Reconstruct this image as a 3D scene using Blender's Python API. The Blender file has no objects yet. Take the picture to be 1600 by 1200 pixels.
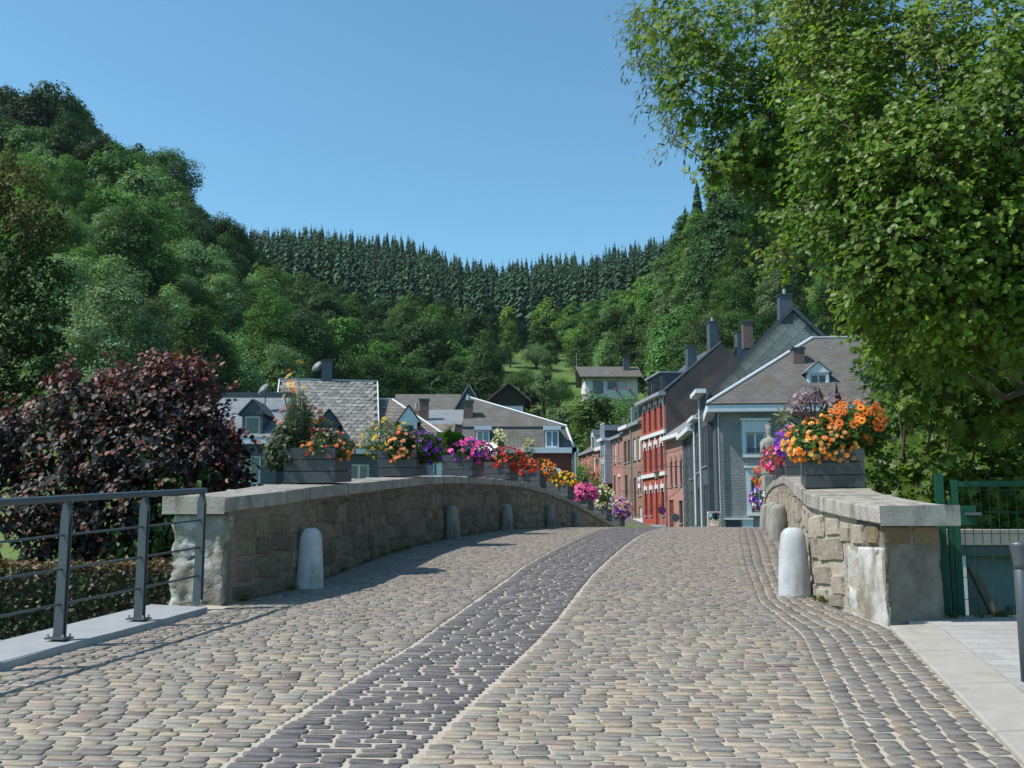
import bpy, math, random
import numpy as np
from mathutils import Vector, Matrix
R = math.radians
rng = np.random.default_rng(7); random.seed(7)
S = bpy.context.scene
COL = S.collection
# ------------------------------------------------------------------ camera, sky, sun, exposure
cam = bpy.data.cameras.new('camera'); camo = bpy.data.objects.new('camera', cam); COL.objects.link(camo)
cam.sensor_width = 36; cam.lens = 35.01; cam.clip_end = 5000
camo.location = (0, 0, 1.55); camo.rotation_euler = (R(98), 0, 0); S.camera = camo
HAZE = .00007
SUN_EL, SUN_XY = 53, (-.98, -.20)
W = bpy.data.worlds.new('World'); S.world = W; W.use_nodes = True
wn = W.node_tree.nodes; sky = wn.new('ShaderNodeTexSky'); sky.sky_type = 'NISHITA'; sky.sun_disc = False
sky.sun_elevation = R(SUN_EL); sky.sun_rotation = math.atan2(SUN_XY[0], SUN_XY[1])
sky.air_density = 1.0; sky.dust_density = .3; sky.ozone_density = 2.2; sky.altitude = 200
tn = wn.new('ShaderNodeMix'); tn.data_type = 'RGBA'; tn.blend_type = 'MULTIPLY'; tn.inputs[0].default_value = 1; tn.inputs[7].default_value = (.74, 1.07, 1.04, 1)   # clear, slightly cyan summer sky
W.node_tree.links.new(sky.outputs[0], tn.inputs[6]); W.node_tree.links.new(tn.outputs[2], wn['Background'].inputs[0]); wn['Background'].inputs[1].default_value = .121
sl = bpy.data.lights.new('sun', 'SUN'); sl.energy = 3.8; sl.angle = R(.5); sl.color = (1, .95, .87)
so = bpy.data.objects.new('sun', sl); COL.objects.link(so)
sd = Vector((SUN_XY[0] * math.cos(R(SUN_EL)), SUN_XY[1] * math.cos(R(SUN_EL)), math.sin(R(SUN_EL))))
so.rotation_euler = sd.to_track_quat('Z', 'Y').to_euler(); so.location = (-30, -10, 60)
vs = S.view_settings; vs.view_transform = 'Standard'; vs.look = 'None'; vs.exposure = .54; vs.gamma = 1
S.cycles.max_bounces = 6; S.cycles.transparent_max_bounces = 6; S.cycles.diffuse_bounces = 3; S.cycles.glossy_bounces = 2; S.cycles.transmission_bounces = 3
S.cycles.use_denoising = True
# ------------------------------------------------------------------ helpers
FPX, PT = 1556.0, R(8)
def at(x, y, Y):                      # a point seen at photo pixel (x, y) standing Y metres ahead
    u = (x - 800) / FPX; v = (600 - y) / FPX
    d = (u, math.cos(PT) - v * math.sin(PT), math.sin(PT) + v * math.cos(PT)); k = Y / d[1]
    return Vector((d[0] * k, Y, 1.55 + d[2] * k))
def gz(Y):                            # road height along the hump
    Y = np.asarray(Y, float)
    a = .09 * Y - .0014 * Y * Y
    b = np.interp(Y, [31, 33, 36, 39, 43, 60, 75, 110, 130], [1.445, 1.3, 1.0, .65, .45, .5, 1.0, 4.2, 6])
    return np.where(Y < 31, a, b)
def link(o): COL.objects.link(o); return o
def tag(o, label=None, cat=None, group=None, kind=None):
    if label: o['label'] = label
    if cat: o['category'] = cat
    if group: o['group'] = group
    if kind: o['kind'] = kind
    return o
def empty(name, loc=(0, 0, 0), rz=0, label=None, cat=None, group=None):
    o = bpy.data.objects.new(name, None); o.empty_display_size = .2; o.location = loc; o.rotation_euler = (0, 0, rz)
    return tag(link(o), label, cat, group)
def mk(name, me, parent=None, loc=None, rot=None, scale=None):
    o = bpy.data.objects.new(name, me); o.parent = parent
    if loc is not None: o.location = loc
    if rot is not None: o.rotation_euler = rot
    if scale is not None: o.scale = scale
    return link(o)
def npmesh(name, V, F, mat, smooth=False, tint=None):
    """V (n,3); F either list of faces or (m,k) int array; tint (n,3) vertex colour of the pieces"""
    me = bpy.data.meshes.new(name)
    if isinstance(F, np.ndarray):
        m, k = F.shape
        me.vertices.add(len(V)); me.vertices.foreach_set('co', np.asarray(V, np.float32).ravel())
        me.loops.add(m * k); me.loops.foreach_set('vertex_index', F.astype(np.int32).ravel())
        me.polygons.add(m); me.polygons.foreach_set('loop_start', np.arange(0, m * k, k, dtype=np.int32))
        me.update(calc_edges=True)
    else:
        me.from_pydata([tuple(v) for v in V], [], F); me.update()
    if smooth: me.polygons.foreach_set('use_smooth', np.ones(len(me.polygons), bool))
    if tint is not None:
        a = me.color_attributes.new('tint', 'FLOAT_COLOR', 'POINT')
        t = np.ones((len(V), 4), np.float32); t[:, :3] = tint; a.data.foreach_set('color', t.ravel())
    for mm in (mat if isinstance(mat, (list, tuple)) else [mat]): me.materials.append(mm)
    return me
class MB:
    def __init__(s): s.v = []; s.f = []
    def add(s, V, F):
        b = len(s.v); s.v += [tuple(map(float, p)) for p in V]; s.f += [tuple(i + b for i in q) for q in F]; return s
    def box(s, x0, x1, y0, y1, z0, z1):
        return s.add([(x0, y0, z0), (x1, y0, z0), (x1, y1, z0), (x0, y1, z0), (x0, y0, z1), (x1, y0, z1), (x1, y1, z1), (x0, y1, z1)],
                     [(0, 3, 2, 1), (4, 5, 6, 7), (0, 1, 5, 4), (1, 2, 6, 5), (2, 3, 7, 6), (3, 0, 4, 7)])
    def prism(s, P, d):               # polygon P (3D points) pushed along d
        n = len(P); d = Vector(d); P = [Vector(p) for p in P]
        return s.add(P + [p + d for p in P], [tuple(range(n))[::-1], tuple(range(n, 2 * n))] + [(i, (i + 1) % n, n + (i + 1) % n, n + i) for i in range(n)])
    def tube(s, pts, r, n=8, cap=True):
        pts = [Vector(p) for p in pts]; rs = r if isinstance(r, (list, tuple)) else [r] * len(pts); V = []
        for i, p in enumerate(pts):
            t = (pts[min(i + 1, len(pts) - 1)] - pts[max(i - 1, 0)]).normalized()
            a = t.cross(Vector((0, 0, 1)) if abs(t.z) < .9 else Vector((1, 0, 0))).normalized(); b = t.cross(a)
            V += [p + (a * math.cos(k * 2 * math.pi / n) + b * math.sin(k * 2 * math.pi / n)) * rs[i] for k in range(n)]
        F = [(i * n + k, i * n + (k + 1) % n, (i + 1) * n + (k + 1) % n, (i + 1) * n + k) for i in range(len(pts) - 1) for k in range(n)]
        if cap: F += [tuple(range(n))[::-1], tuple(range((len(pts) - 1) * n, len(pts) * n))]
        return s.add(V, F)
    def lathe(s, prof, n=16, c=(0, 0)):
        V = []; m = len(prof)
        for k in range(n):
            a = 2 * math.pi * k / n
            V += [(c[0] + r * math.cos(a), c[1] + r * math.sin(a), z) for r, z in prof]
        F = [(k * m + i, ((k + 1) % n) * m + i, ((k + 1) % n) * m + i + 1, k * m + i + 1) for k in range(n) for i in range(m - 1)]
        return s.add(V, F + [tuple(k * m + m - 1 for k in range(n)), tuple(k * m for k in range(n))[::-1]])
    def mesh(s, name, mat, smooth=False): return npmesh(name, s.v, s.f, mat, smooth)
    def build(s, name, mat, parent=None, smooth=False, **k): return mk(name, s.mesh(name, mat, smooth), parent, **k)
def bevel(o, w=.01, n=2):
    m = o.modifiers.new('bevel', 'BEVEL'); m.width = w; m.segments = n; m.limit_method = 'ANGLE'; return o
# ------------------------------------------------------------------ materials
def mat(name, cols, rough=.75, scale=6., detail=5., bump=0., bscale=None, attr=False, objrand=0., transl=0., spec=.35, metal=0., tex=None, objcol=False, dirt=None):
    m = bpy.data.materials.new(name); m.use_nodes = True; nt = m.node_tree; N, L = nt.nodes, nt.links
    P = N['Principled BSDF']; P.inputs['Roughness'].default_value = rough; P.inputs['Specular IOR Level'].default_value = spec; P.inputs['Metallic'].default_value = metal
    tc = N.new('ShaderNodeTexCoord'); vec = tc.outputs['Object']
    def mixc(f, a, b, typ='MIX'):
        x = N.new('ShaderNodeMix'); x.data_type = 'RGBA'; x.blend_type = typ
        for s_, v_ in ((0, f), (6, a), (7, b)):
            if isinstance(v_, (int, float)): x.inputs[s_].default_value = v_
            elif isinstance(v_, tuple): x.inputs[s_].default_value = (*v_, 1)
            else: L.new(v_, x.inputs[s_])
        return x.outputs[2]
    def noise(sc, det=5., v=None):
        n = N.new('ShaderNodeTexNoise'); n.inputs['Scale'].default_value = sc; n.inputs['Detail'].default_value = det; n.inputs['Roughness'].default_value = .6
        L.new(v if v is not None else vec, n.inputs['Vector']); return n.outputs[0]
    def ramp(f, cs):
        r = N.new('ShaderNodeValToRGB'); L.new(f, r.inputs[0]); e = r.color_ramp.elements
        lo, hi = .3, .7
        while len(e) < len(cs): e.new(.5)
        for i, c in enumerate(cs): e[i].position = lo + (hi - lo) * i / max(1, len(cs) - 1); e[i].color = (*c, 1)
        return r.outputs[0]
    height = None
    if tex:                            # ('brick', w, h, joint colour, joint size) in wall coordinates (x+y, z)
        kind, bw, bh, jc, js = tex
        sp = N.new('ShaderNodeSeparateXYZ'); L.new(vec, sp.inputs[0]); ad = N.new('ShaderNodeMath'); L.new(sp.outputs[0], ad.inputs[0]); L.new(sp.outputs[1], ad.inputs[1])
        cb = N.new('ShaderNodeCombineXYZ'); L.new(ad.outputs[0], cb.inputs[0]); L.new(sp.outputs[2], cb.inputs[1])
        b = N.new('ShaderNodeTexBrick'); L.new(cb.outputs[0], b.inputs['Vector']); b.inputs['Scale'].default_value = 1
        b.inputs['Brick Width'].default_value = bw; b.inputs['Row Height'].default_value = bh; b.inputs['Mortar Size'].default_value = js; b.inputs['Mortar Smooth'].default_value = .2
        b.inputs['Color1'].default_value = (*cols[0], 1); b.inputs['Color2'].default_value = (*cols[-1], 1); b.inputs['Mortar'].default_value = (*jc, 1)
        c = b.outputs[0]; height = b.outputs[1]
        c = mixc(.35, c, ramp(noise(scale, detail), [tuple(.72 * x for x in cols[0]), tuple(min(1, 1.25 * x) for x in cols[-1])]))
    elif len(cols) > 1: c = ramp(noise(scale, detail), cols)
    else: c = cols[0]
    if attr:
        a = N.new('ShaderNodeAttribute'); a.attribute_name = 'tint'; c = mixc(1., a.outputs[0], c, 'MULTIPLY')
    if objcol:
        oi = N.new('ShaderNodeObjectInfo'); c = mixc(1., oi.outputs['Color'], c, 'MULTIPLY')
    if objrand:
        oi = N.new('ShaderNodeObjectInfo'); h = N.new('ShaderNodeHueSaturation')
        mr = N.new('ShaderNodeMapRange'); L.new(oi.outputs['Random'], mr.inputs[0]); mr.inputs[3].default_value = 1 - objrand; mr.inputs[4].default_value = 1 + objrand; L.new(mr.outputs[0], h.inputs['Value'])
        m2 = N.new('ShaderNodeMath'); m2.operation = 'MULTIPLY'; m2.inputs[1].default_value = 7.31; L.new(oi.outputs['Random'], m2.inputs[0]); fr = N.new('ShaderNodeMath'); fr.operation = 'FRACT'; L.new(m2.outputs[0], fr.inputs[0])
        mh = N.new('ShaderNodeMapRange'); L.new(fr.outputs[0], mh.inputs[0]); mh.inputs[3].default_value = .5 - .05 * objrand; mh.inputs[4].default_value = .5 + .05 * objrand; L.new(mh.outputs[0], h.inputs['Hue'])
        if isinstance(c, tuple): h.inputs['Color'].default_value = (*c, 1)
        else: L.new(c, h.inputs['Color'])
        c = h.outputs[0]
    if dirt:                           # (colour, noise scale, low, high) irregular stains and wear
        r = N.new('ShaderNodeValToRGB'); r.color_ramp.elements[0].position = dirt[2]; r.color_ramp.elements[1].position = dirt[3]
        mp = N.new('ShaderNodeMapping'); mp.inputs['Scale'].default_value = (1, 1, .35); L.new(vec, mp.inputs[0])
        L.new(noise(dirt[1], 6., mp.outputs[0]), r.inputs[0]); c = mixc(r.outputs[0], c, dirt[0])
    if isinstance(c, tuple): P.inputs['Base Color'].default_value = (*c, 1)
    else: L.new(c, P.inputs['Base Color'])
    if bump:
        bp = N.new('ShaderNodeBump'); bp.inputs['Strength'].default_value = min(1, bump); bp.inputs['Distance'].default_value = .02
        if height is not None and bscale is None:
            iv = N.new('ShaderNodeMath'); iv.operation = 'SUBTRACT'; iv.inputs[0].default_value = 1; L.new(height, iv.inputs[1]); L.new(iv.outputs[0], bp.inputs['Height'])
        else: L.new(noise(bscale or scale * 4, 6.), bp.inputs['Height'])
        L.new(bp.outputs[0], P.inputs['Normal'])
    if transl:
        t = N.new('ShaderNodeBsdfTranslucent'); g = mixc(1., c, (1.25, 1.3, .55), 'MULTIPLY'); L.new(g, t.inputs[0])
        x = N.new('ShaderNodeMixShader'); x.inputs[0].default_value = transl; L.new(P.outputs[0], x.inputs[1]); L.new(t.outputs[0], x.inputs[2]); L.new(x.outputs[0], N['Material Output'].inputs[0])
    return m
MT = {}
def mt(k, *a, **kw):
    MT[k] = mat(k, *a, **kw); return MT[k]
mt('mortar', [(.39, .335, .265), (.48, .42, .345)], .95, 9, bump=.5, bscale=60)
mt('sett', [(.76, .76, .76), (1, .99, .98), (1.15, 1.13, 1.09)], .85, 26, attr=True, bump=.4, bscale=80, spec=.3)
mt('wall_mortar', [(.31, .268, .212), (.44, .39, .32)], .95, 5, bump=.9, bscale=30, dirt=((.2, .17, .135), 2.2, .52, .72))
mt('wall_mortar_shade_tone', [(.15, .122, .092), (.235, .195, .15)], .95, 5, bump=.9, bscale=30, dirt=((.08, .068, .055), 2.2, .46, .68))  # mortar of the shaded parapet, its deep shade mixed into the colour
mt('stone_lit_tone', [(.26, .215, .16), (.37, .32, .255), (.44, .395, .33)], .92, 4.5, objrand=.26, bump=1., bscale=26, dirt=((.17, .14, .11), 3.4, .54, .74))  # sunlit copy of the parapet stone, sunlight put into the paler colour
mt('stone', [(.125, .092, .062), (.195, .15, .106), (.26, .212, .158)], .92, 4.5, objrand=.34, bump=1., bscale=26, dirt=((.09, .075, .06), 3.4, .5, .72))  # shaded copy of the parapet stone, shade put into the darker colour
mt('limewash', [(.30, .28, .25), (.42, .405, .375), (.53, .52, .49)], .9, 3.5, bump=.7, bscale=14, dirt=((.22, .19, .15), 5., .47, .60))
mt('coping', [(.265, .24, .21), (.36, .335, .30)], .85, 7, bump=.5, bscale=45, objrand=.14, dirt=((.14, .135, .12), 7., .48, .70))
mt('old_stone', [(.22, .21, .19), (.33, .31, .28)], .9, 5, bump=.6, bscale=25, dirt=((.1, .1, .085), 3, .5, .7))
mt('bollard_paint', [(.42, .435, .455), (.52, .535, .555)], .8, 6, bump=.3, bscale=40, dirt=((.27, .255, .23), 6, .48, .70))
mt('concrete', [(.33, .30, .262), (.39, .36, .32)], .9, 5, bump=.2, bscale=80, dirt=((.27, .25, .22), 5, .55, .75))
mt('bluestone', [(.26, .265, .275), (.32, .325, .335)], .8, 4, bump=.15, bscale=60)
mt('paver', [(.32, .305, .285), (.41, .395, .375)], .9, 40, objrand=.1, bump=.3, bscale=120)
mt('steel', [(.085, .10, .115)], .45, spec=.5, metal=.3)
mt('steel_bolt', [(.45, .45, .45)], .35, metal=.9)
mt('green_paint', [(.006, .062, .034)], .6, spec=.25)
mt('planter_wood', [(.06, .068, .075), (.085, .094, .102)], .75, 5, bump=.2, bscale=50, objrand=.12)
mt('soil', [(.03, .022, .015), (.06, .045, .03)], 1, 20, bump=.8)
# ------------------------------------------------------------------ plan of the bridge
YS = np.arange(0, 46, .1)
def sm(y, x, k=9):
    v = np.interp(YS, y, x); w = np.hanning(k); w /= w.sum(); p = np.pad(v, k // 2, mode='reflect', reflect_type='odd'); return np.convolve(p, w, 'valid')
_XL = sm([0, 9.7, 11.0, 13, 15.66, 19.4, 25.6, 31, 36, 41, 46], [-5.2, -2.95, -2.42, -2.2, -1.98, -1.47, -.28, 1.2, 2.75, 4.5, 6.3], 21)
_XR = sm([0, 7.5, 8.78, 9.7, 10.5, 11.5, 13, 16, 19.6, 25, 30, 35, 40, 46], [3.9, 3.36, 3.22, 3.12, 3.14, 3.36, 3.72, 4.5, 5.4, 6.7, 7.7, 8.8, 10, 11.4], 11)
_EL = sm([0, 6.95, 9.53, 9.9, 11.0, 15.66, 19.4, 25.6, 31, 36, 41, 46], [-5.2, -3.47, -2.82, -2.78, -2.42, -1.98, -1.47, -.28, 1.2, 2.75, 4.5, 6.3], 5)
_ER = sm([0, 4.94, 8.58, 9.7, 10.5, 11.5, 13, 16, 19.6, 25, 30, 35, 40, 46], [1.4, 2.42, 3.18, 3.12, 3.14, 3.36, 3.72, 4.5, 5.4, 6.7, 7.7, 8.8, 10, 11.4], 5)
_BL = sm([0, 4.95, 6.17, 7.88, 12.3, 13.5, 23.85, 30, 40, 46], [-2.15, -1.36, -1.14, -.75, -.03, .12, 1.9, 3.2, 5.6, 7.2], 15)
_BR = sm([0, 5, 6.6, 8.2, 9.15, 12.58, 13.82, 21.5, 30, 40, 46], [-1.5, -.49, -.12, .24, .42, .99, 1.22, 2.68, 4.5, 7.1, 8.7], 15)
_GL = sm([0, 4.92, 5.55, 6.65, 8.37, 10.25, 14.3, 22.6, 30, 40, 46], [.7, 1.66, 1.8, 2.02, 2.38, 2.5, 3.3, 5.1, 6.8, 9.1, 10.5], 9)
def ev(a, Y): return np.interp(Y, YS, a)
def zc(D): return np.interp(D, [8, 9, 11.5, 12.4, 14.8, 18.2, 20.5, 23, 27, 30.4, 33, 35.7, 39, 43], [1.64, 1.72, 1.97, 2.03, 2.175, 2.40, 2.52, 2.61, 2.70, 2.60, 2.39, 2.10, 1.62, 1.3])
def wpt(side, D, off):               # inner face of a parapet at distance D, off metres away from the road
    a = _XL if side < 0 else _XR; x = ev(a, D); t = np.array([ev(a, D + .3) - ev(a, D - .3), .6]); t /= np.hypot(*t)
    n = np.array([t[1], -t[0]]) * (1 if side > 0 else -1)
    return np.array([x, D]) + n * off, t, n
# ------------------------------------------------------------------ terrain: valley floor and wooded slopes
AZ = [-900, -400, 0, 200, 330, 400, 470, 600, 760, 900, 1000, 1100, 1200, 1400, 1700, 2500]
DR = [0, 12, 15, 38, 44, 60, 90, 130, 170, 220, 300, 420, 520, 800, 1500, 3000]
HT = {-900: [0, .1, -2.4, -2.4, .1, 8, 26, 52, 72, 80, 85, 90, 80, 60, 40, 20],
      -400: [0, .1, -2.4, -2.4, .1, 6, 22, 48, 67, 78, 85, 92, 80, 60, 40, 20],
      0: [0, .1, -2.4, -2.4, .1, 5, 19, 46, 67, 74, 78, 95, 85, 60, 40, 20],
      200: [0, 0, -2.4, -2.4, .1, 4, 16, 38, 56, 62, 72, 98, 88, 60, 40, 20],
      330: [0, 0, -2.4, -2.4, .1, 3, 11, 27, 42, 50, 66, 99, 88, 60, 40, 20],
      400: [0, 0, -2.4, -2.4, .1, 1, 8, 22, 38, 46, 66, 99, 88, 60, 40, 20],
      470: [0, 0, -2.4, -2.4, .1, .5, 6, 17, 32, 44, 66, 101, 88, 60, 40, 20],
      600: [0, 0, -2.4, -2.4, .1, .3, 4, 13, 24, 38, 60, 98, 85, 60, 40, 20],
      760: [0, 0, -2.4, -2.4, .1, .3, 3, 11, 23, 38, 57, 90, 78, 60, 40, 20],
      900: [0, 0, -2.4, -2.4, .1, .3, 1.5, 6.5, 22, 37, 55, 92, 80, 60, 40, 20],
      1000: [0, 0, -2.4, -2.4, .1, .3, 1.8, 12, 28, 41, 58, 94, 82, 60, 40, 20],
      1100: [0, 0, -2.4, -2.4, .1, .3, .8, 27, 46, 54, 70, 96, 85, 60, 40, 20],
      1200: [0, 0, -2.4, -2.4, .1, .3, 7, 40, 56, 60, 75, 98, 85, 60, 40, 20],
      1400: [0, -.3, -2.4, -2.4, .1, 2, 16, 43, 58, 66, 80, 100, 85, 60, 40, 20],
      1700: [0, -.3, -2.4, -2.4, .1, 4, 20, 44, 58, 70, 85, 100, 85, 60, 40, 20],
      2500: [0, -.3, -2.4, -2.4, .1, 6, 26, 50, 66, 78, 90, 100, 85, 60, 40, 20]}
HM = np.array([HT[a] for a in AZ], float); HM[:, 10] += 5; HM[:, 11] += 9; HM[:, 12] += 9; HM[AZ.index(760), 11] -= 5; HM[AZ.index(600), 11] -= 1; HM[AZ.index(900), 11] -= 3; HM[AZ.index(760), 10] -= 2
def hz(X, Y):
    X = np.asarray(X, float); Y = np.asarray(Y, float); D = np.maximum(np.abs(Y), .5); px = 800 + FPX * X / D
    px = np.clip(px, AZ[0], AZ[-1]); i = np.clip(np.searchsorted(AZ, px) - 1, 0, len(AZ) - 2); a = np.array(AZ)
    f = (px - a[i]) / (a[i + 1] - a[i]); j = np.clip(np.searchsorted(DR, D, side='right') - 1, 0, len(DR) - 2); d = np.array(DR)
    g = np.clip((D - d[j]) / (d[j + 1] - d[j]), 0, 1); f = f * f * (3 - 2 * f); lin = d[j] < 60; g = np.where(lin, g * g * (3 - 2 * g), g)
    z = (HM[i, j] * (1 - f) + HM[i + 1, j] * f) * (1 - g) + (HM[i, j + 1] * (1 - f) + HM[i + 1, j + 1] * f) * g
    return np.where(Y < 0, np.minimum(z, 0), z) + np.where(D > 60, .8 * np.sin(X * .11 + 1) * np.cos(Y * .093), 0)
gy = np.concatenate([-np.geomspace(400, 6, 10), np.arange(-3, 62, 1.5), np.arange(62, 240, 4), np.geomspace(240, 3000, 40)])
gu = np.concatenate([-np.geomspace(14, 1.3, 10), np.linspace(-1.2, 1.2, 90), np.geomspace(1.3, 14, 10)])
GX = np.array([[u * max(abs(y), 14) for u in gu] for y in gy]); GY = np.repeat(gy[:, None], len(gu), 1)
GZ = hz(GX, GY) - .12
m_, n_ = GX.shape; idx = np.arange(m_ * n_).reshape(m_, n_)
mt('meadow', [(.05, .10, .022), (.085, .15, .03), (.17, .175, .065)], .95, .09, detail=9, bump=.5, bscale=6)
tag(mk('ground', npmesh('ground', np.stack([GX, GY, GZ], -1).reshape(-1, 3), np.stack([idx[:-1, :-1], idx[:-1, 1:], idx[1:, 1:], idx[1:, :-1]], -1).reshape(-1, 4), MT['meadow'], True)), 'grassy valley floor rising into steep green hillsides', kind='structure')
mt('water', [(.015, .03, .025)], .08, spec=.5, bump=.3, bscale=3)
tag(MB().box(-90, 90, 15.5, 38.5, -1.7, -1.6).build('river', MT['water']), 'shallow dark river flowing under the stone bridge', kind='structure')
# ------------------------------------------------------------------ road bed, street
def strip(name, ys, xl, xr, zf, mat_, nx=6, skirt=1.2, dz=0.):
    V = []; F = []; k = nx + 3
    for y in ys:
        a, b = xl(y), xr(y)
        V.append((a, y, zf(y) + dz - skirt)); V += [(a + (b - a) * i / nx, y, zf(y) + dz) for i in range(nx + 1)]; V.append((b, y, zf(y) + dz - skirt))
    for r in range(len(ys) - 1):
        for i in range(k - 1): F.append((r * k + i, r * k + i + 1, (r + 1) * k + i + 1, (r + 1) * k + i))
    return npmesh(name, V, F, mat_, False)
road = tag(mk('road', strip('road', list(np.arange(-6, 45.6, .4)), lambda y: ev(_EL, y) - .25 + min(0, y) * .2, lambda y: ev(_ER, y) + .12 - min(0, y) * .2, lambda y: float(gz(max(y, 0))), MT['mortar'], 10)), 'sand jointed cobbled road climbing over the humped bridge', kind='structure')
mt('asphalt', [(.09, .085, .08), (.13, .125, .12)], .9, 3, bump=.3, bscale=60)
tag(mk('street', strip('street', list(np.arange(45.2, 125, 3)), lambda y: 2.5 - (y - 45) * .02, lambda y: float(np.interp(y, [45, 52, 70, 125], [11.5, 10.9, 12.4, 5.5])), lambda y: float(gz(y)), MT['asphalt'], 4)), 'narrow village street leading on past the brick houses', kind='structure')
# ------------------------------------------------------------------ cobbles
def sett_arrays(C, rot=0.):
    """C rows: x, y, half width, half depth, r, g, b -> vertices, quads, tint"""
    n = len(C); ang = np.array([12, 78, 102, 168, 192, 258, 282, 348]) * math.pi / 180
    ux = np.sign(np.cos(ang)) * np.abs(np.cos(ang)) ** .16; uy = np.sign(np.sin(ang)) * np.abs(np.sin(ang)) ** .16
    jx = 1 + rng.normal(0, .05, (n, 8)); jy = 1 + rng.normal(0, .075, (n, 8)); tilt = rng.normal(0, .016, (n, 2)); lift = rng.normal(0, .0022, n)
    V = np.zeros((n, 25, 3)); tw = rng.normal(0, .035, n) + rot
    for ring, (sc, h) in enumerate(((1., -.03), (.975, .004), (.91, .0072))):
        x = ux * jx * C[:, 2:3] * sc; y = uy * jy * C[:, 3:4] * sc
        if ring == 2: x = x + (ux * C[:, 2:3] * .055)
        V[:, ring * 8:ring * 8 + 8, 0] = x; V[:, ring * 8:ring * 8 + 8, 1] = y; V[:, ring * 8:ring * 8 + 8, 2] = h
    V[:, 24, 2] = .0076
    V[:, 8:, 2] += (V[:, 8:, 0] * tilt[:, :1] + V[:, 8:, 1] * tilt[:, 1:]) + lift[:, None]
    X = V[:, :, 0] * np.cos(tw)[:, None] - V[:, :, 1] * np.sin(tw)[:, None]; Y = V[:, :, 0] * np.sin(tw)[:, None] + V[:, :, 1] * np.cos(tw)[:, None]
    V[:, :, 0] = X + C[:, 0:1]; V[:, :, 1] = Y + C[:, 1:2]; V[:, :, 2] += gz(V[:, :, 1])
    q = [[r * 8 + k, r * 8 + (k + 1) % 8, (r + 1) * 8 + (k + 1) % 8, (r + 1) * 8 + k] for r in (0, 1) for k in range(8)] + [[16 + k, 16 + k + 1, 16 + (k + 2) % 8, 24] for k in (0, 2, 4, 6)]
    F = (np.array(q)[None] + (np.arange(n) * 25)[:, None, None]).reshape(-1, 4)
    return V.reshape(-1, 3), F, np.repeat(C[:, 4:7], 25, 0)
PAL = np.array([(.265, .245, .21), (.245, .236, .214), (.29, .255, .21), (.22, .215, .204), (.195, .192, .187), (.26, .224, .198), (.315, .28, .228), (.232, .23, .214), (.20, .176, .17)])
PALG = np.array([(.172, .163, .155), (.157, .155, .154), (.185, .166, .155), (.144, .142, .143), (.167, .167, .16), (.205, .184, .16)])
def pick(x, y, pal, k=1.):
    c = pal[rng.integers(len(pal))] * rng.normal(1, .075) * k * np.array((1.13, 1.055, .985)) * (.74 if rng.random() < .09 else 1.)
    return np.clip(c, .03, .6)
CO = []; y = 2.6
while y < 34.5:
    dy = .08 * rng.uniform(.88, 1.14)
    if y > 16: dy *= 1.08
    yc = y + dy / 2; el, bl, br, gl, er = (float(ev(a, yc)) for a in (_EL, _BL, _BR, _GL, _ER))
    gray = .5 + .5 * math.sin(yc * .9 + 1.) * .5
    for zone, (a, b) in enumerate(((el + .04, bl - .012), (bl + .0, br - .0), (br + .012, gl - .012))):
        x = a + rng.uniform(0, .02)
        while x < b - .05:
            w = rng.uniform(.10, .2) if zone != 1 else rng.uniform(.13, .23)
            if x + w > b - .06: w = b - x
            xc = x + w / 2; sl_ = -.03 * (xc - .5)
            if zone == 1: c = np.array((.142, .130, .132)) * rng.normal(1, .12); jn = rng.uniform(.012, .03)
            else:
                far = np.clip((yc - 6.2) / 3 + .25 * math.sin(xc * 2.1 + yc), 0, 1)
                c = pick(xc, yc, PAL) * (1 - .6 * far) + pick(xc, yc, PALG, 1.12) * .6 * far; jn = rng.uniform(.004, .014)
            CO.append((xc, yc + sl_ + rng.normal(0, .006), max(.02, w / 2 - jn * .45), max(.018, dy / 2 - .0035 - jn * rng.uniform(.2, .5)), *c)); x += w
    y += dy
y = 2.6                                # the gutter: five courses laid along the kerb and wall
while y < 34:
    dy = .135
    for k in range(6):
        yc = y + dy / 2 + (k % 2) * .06; gl, er = float(ev(_GL, yc)), float(ev(_ER, yc)); w = (er - gl) / 6
        if w < .035: continue
        d2 = dy * rng.uniform(.9, 1.05)
        CO.append((gl + w * (k + .5) + rng.normal(0, .004), yc + rng.normal(0, .006), w / 2 - .009, d2 / 2 - .008, *pick(0, 0, PALG)))
    y += dy
CO = np.array(CO); print('setts', len(CO))
px_ = 800 + FPX * CO[:, 0] / CO[:, 1]; py_ = 818 + FPX * (1.55 - gz(CO[:, 1])) / CO[:, 1]
inv = (px_ > 15) & (px_ < 1585) & (py_ < 1192)
near = np.argsort(np.where(inv, CO[:, 1], 99))[:300]; rest = np.setdiff1d(np.arange(len(CO)), near)
V, F, T = sett_arrays(CO[rest]); tag(mk('cobbles', npmesh('cobbles', V, F, MT['sett'], False, T), road), kind='stuff')
for i in near:
    V, F, T = sett_arrays(CO[i:i + 1]); o_ = Vector((CO[i, 0], CO[i, 1], float(gz(CO[i, 1]))))
    mk('cobble', npmesh('cobble', V - np.array(o_), F, MT['sett'], False, T), road, o_)
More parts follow.
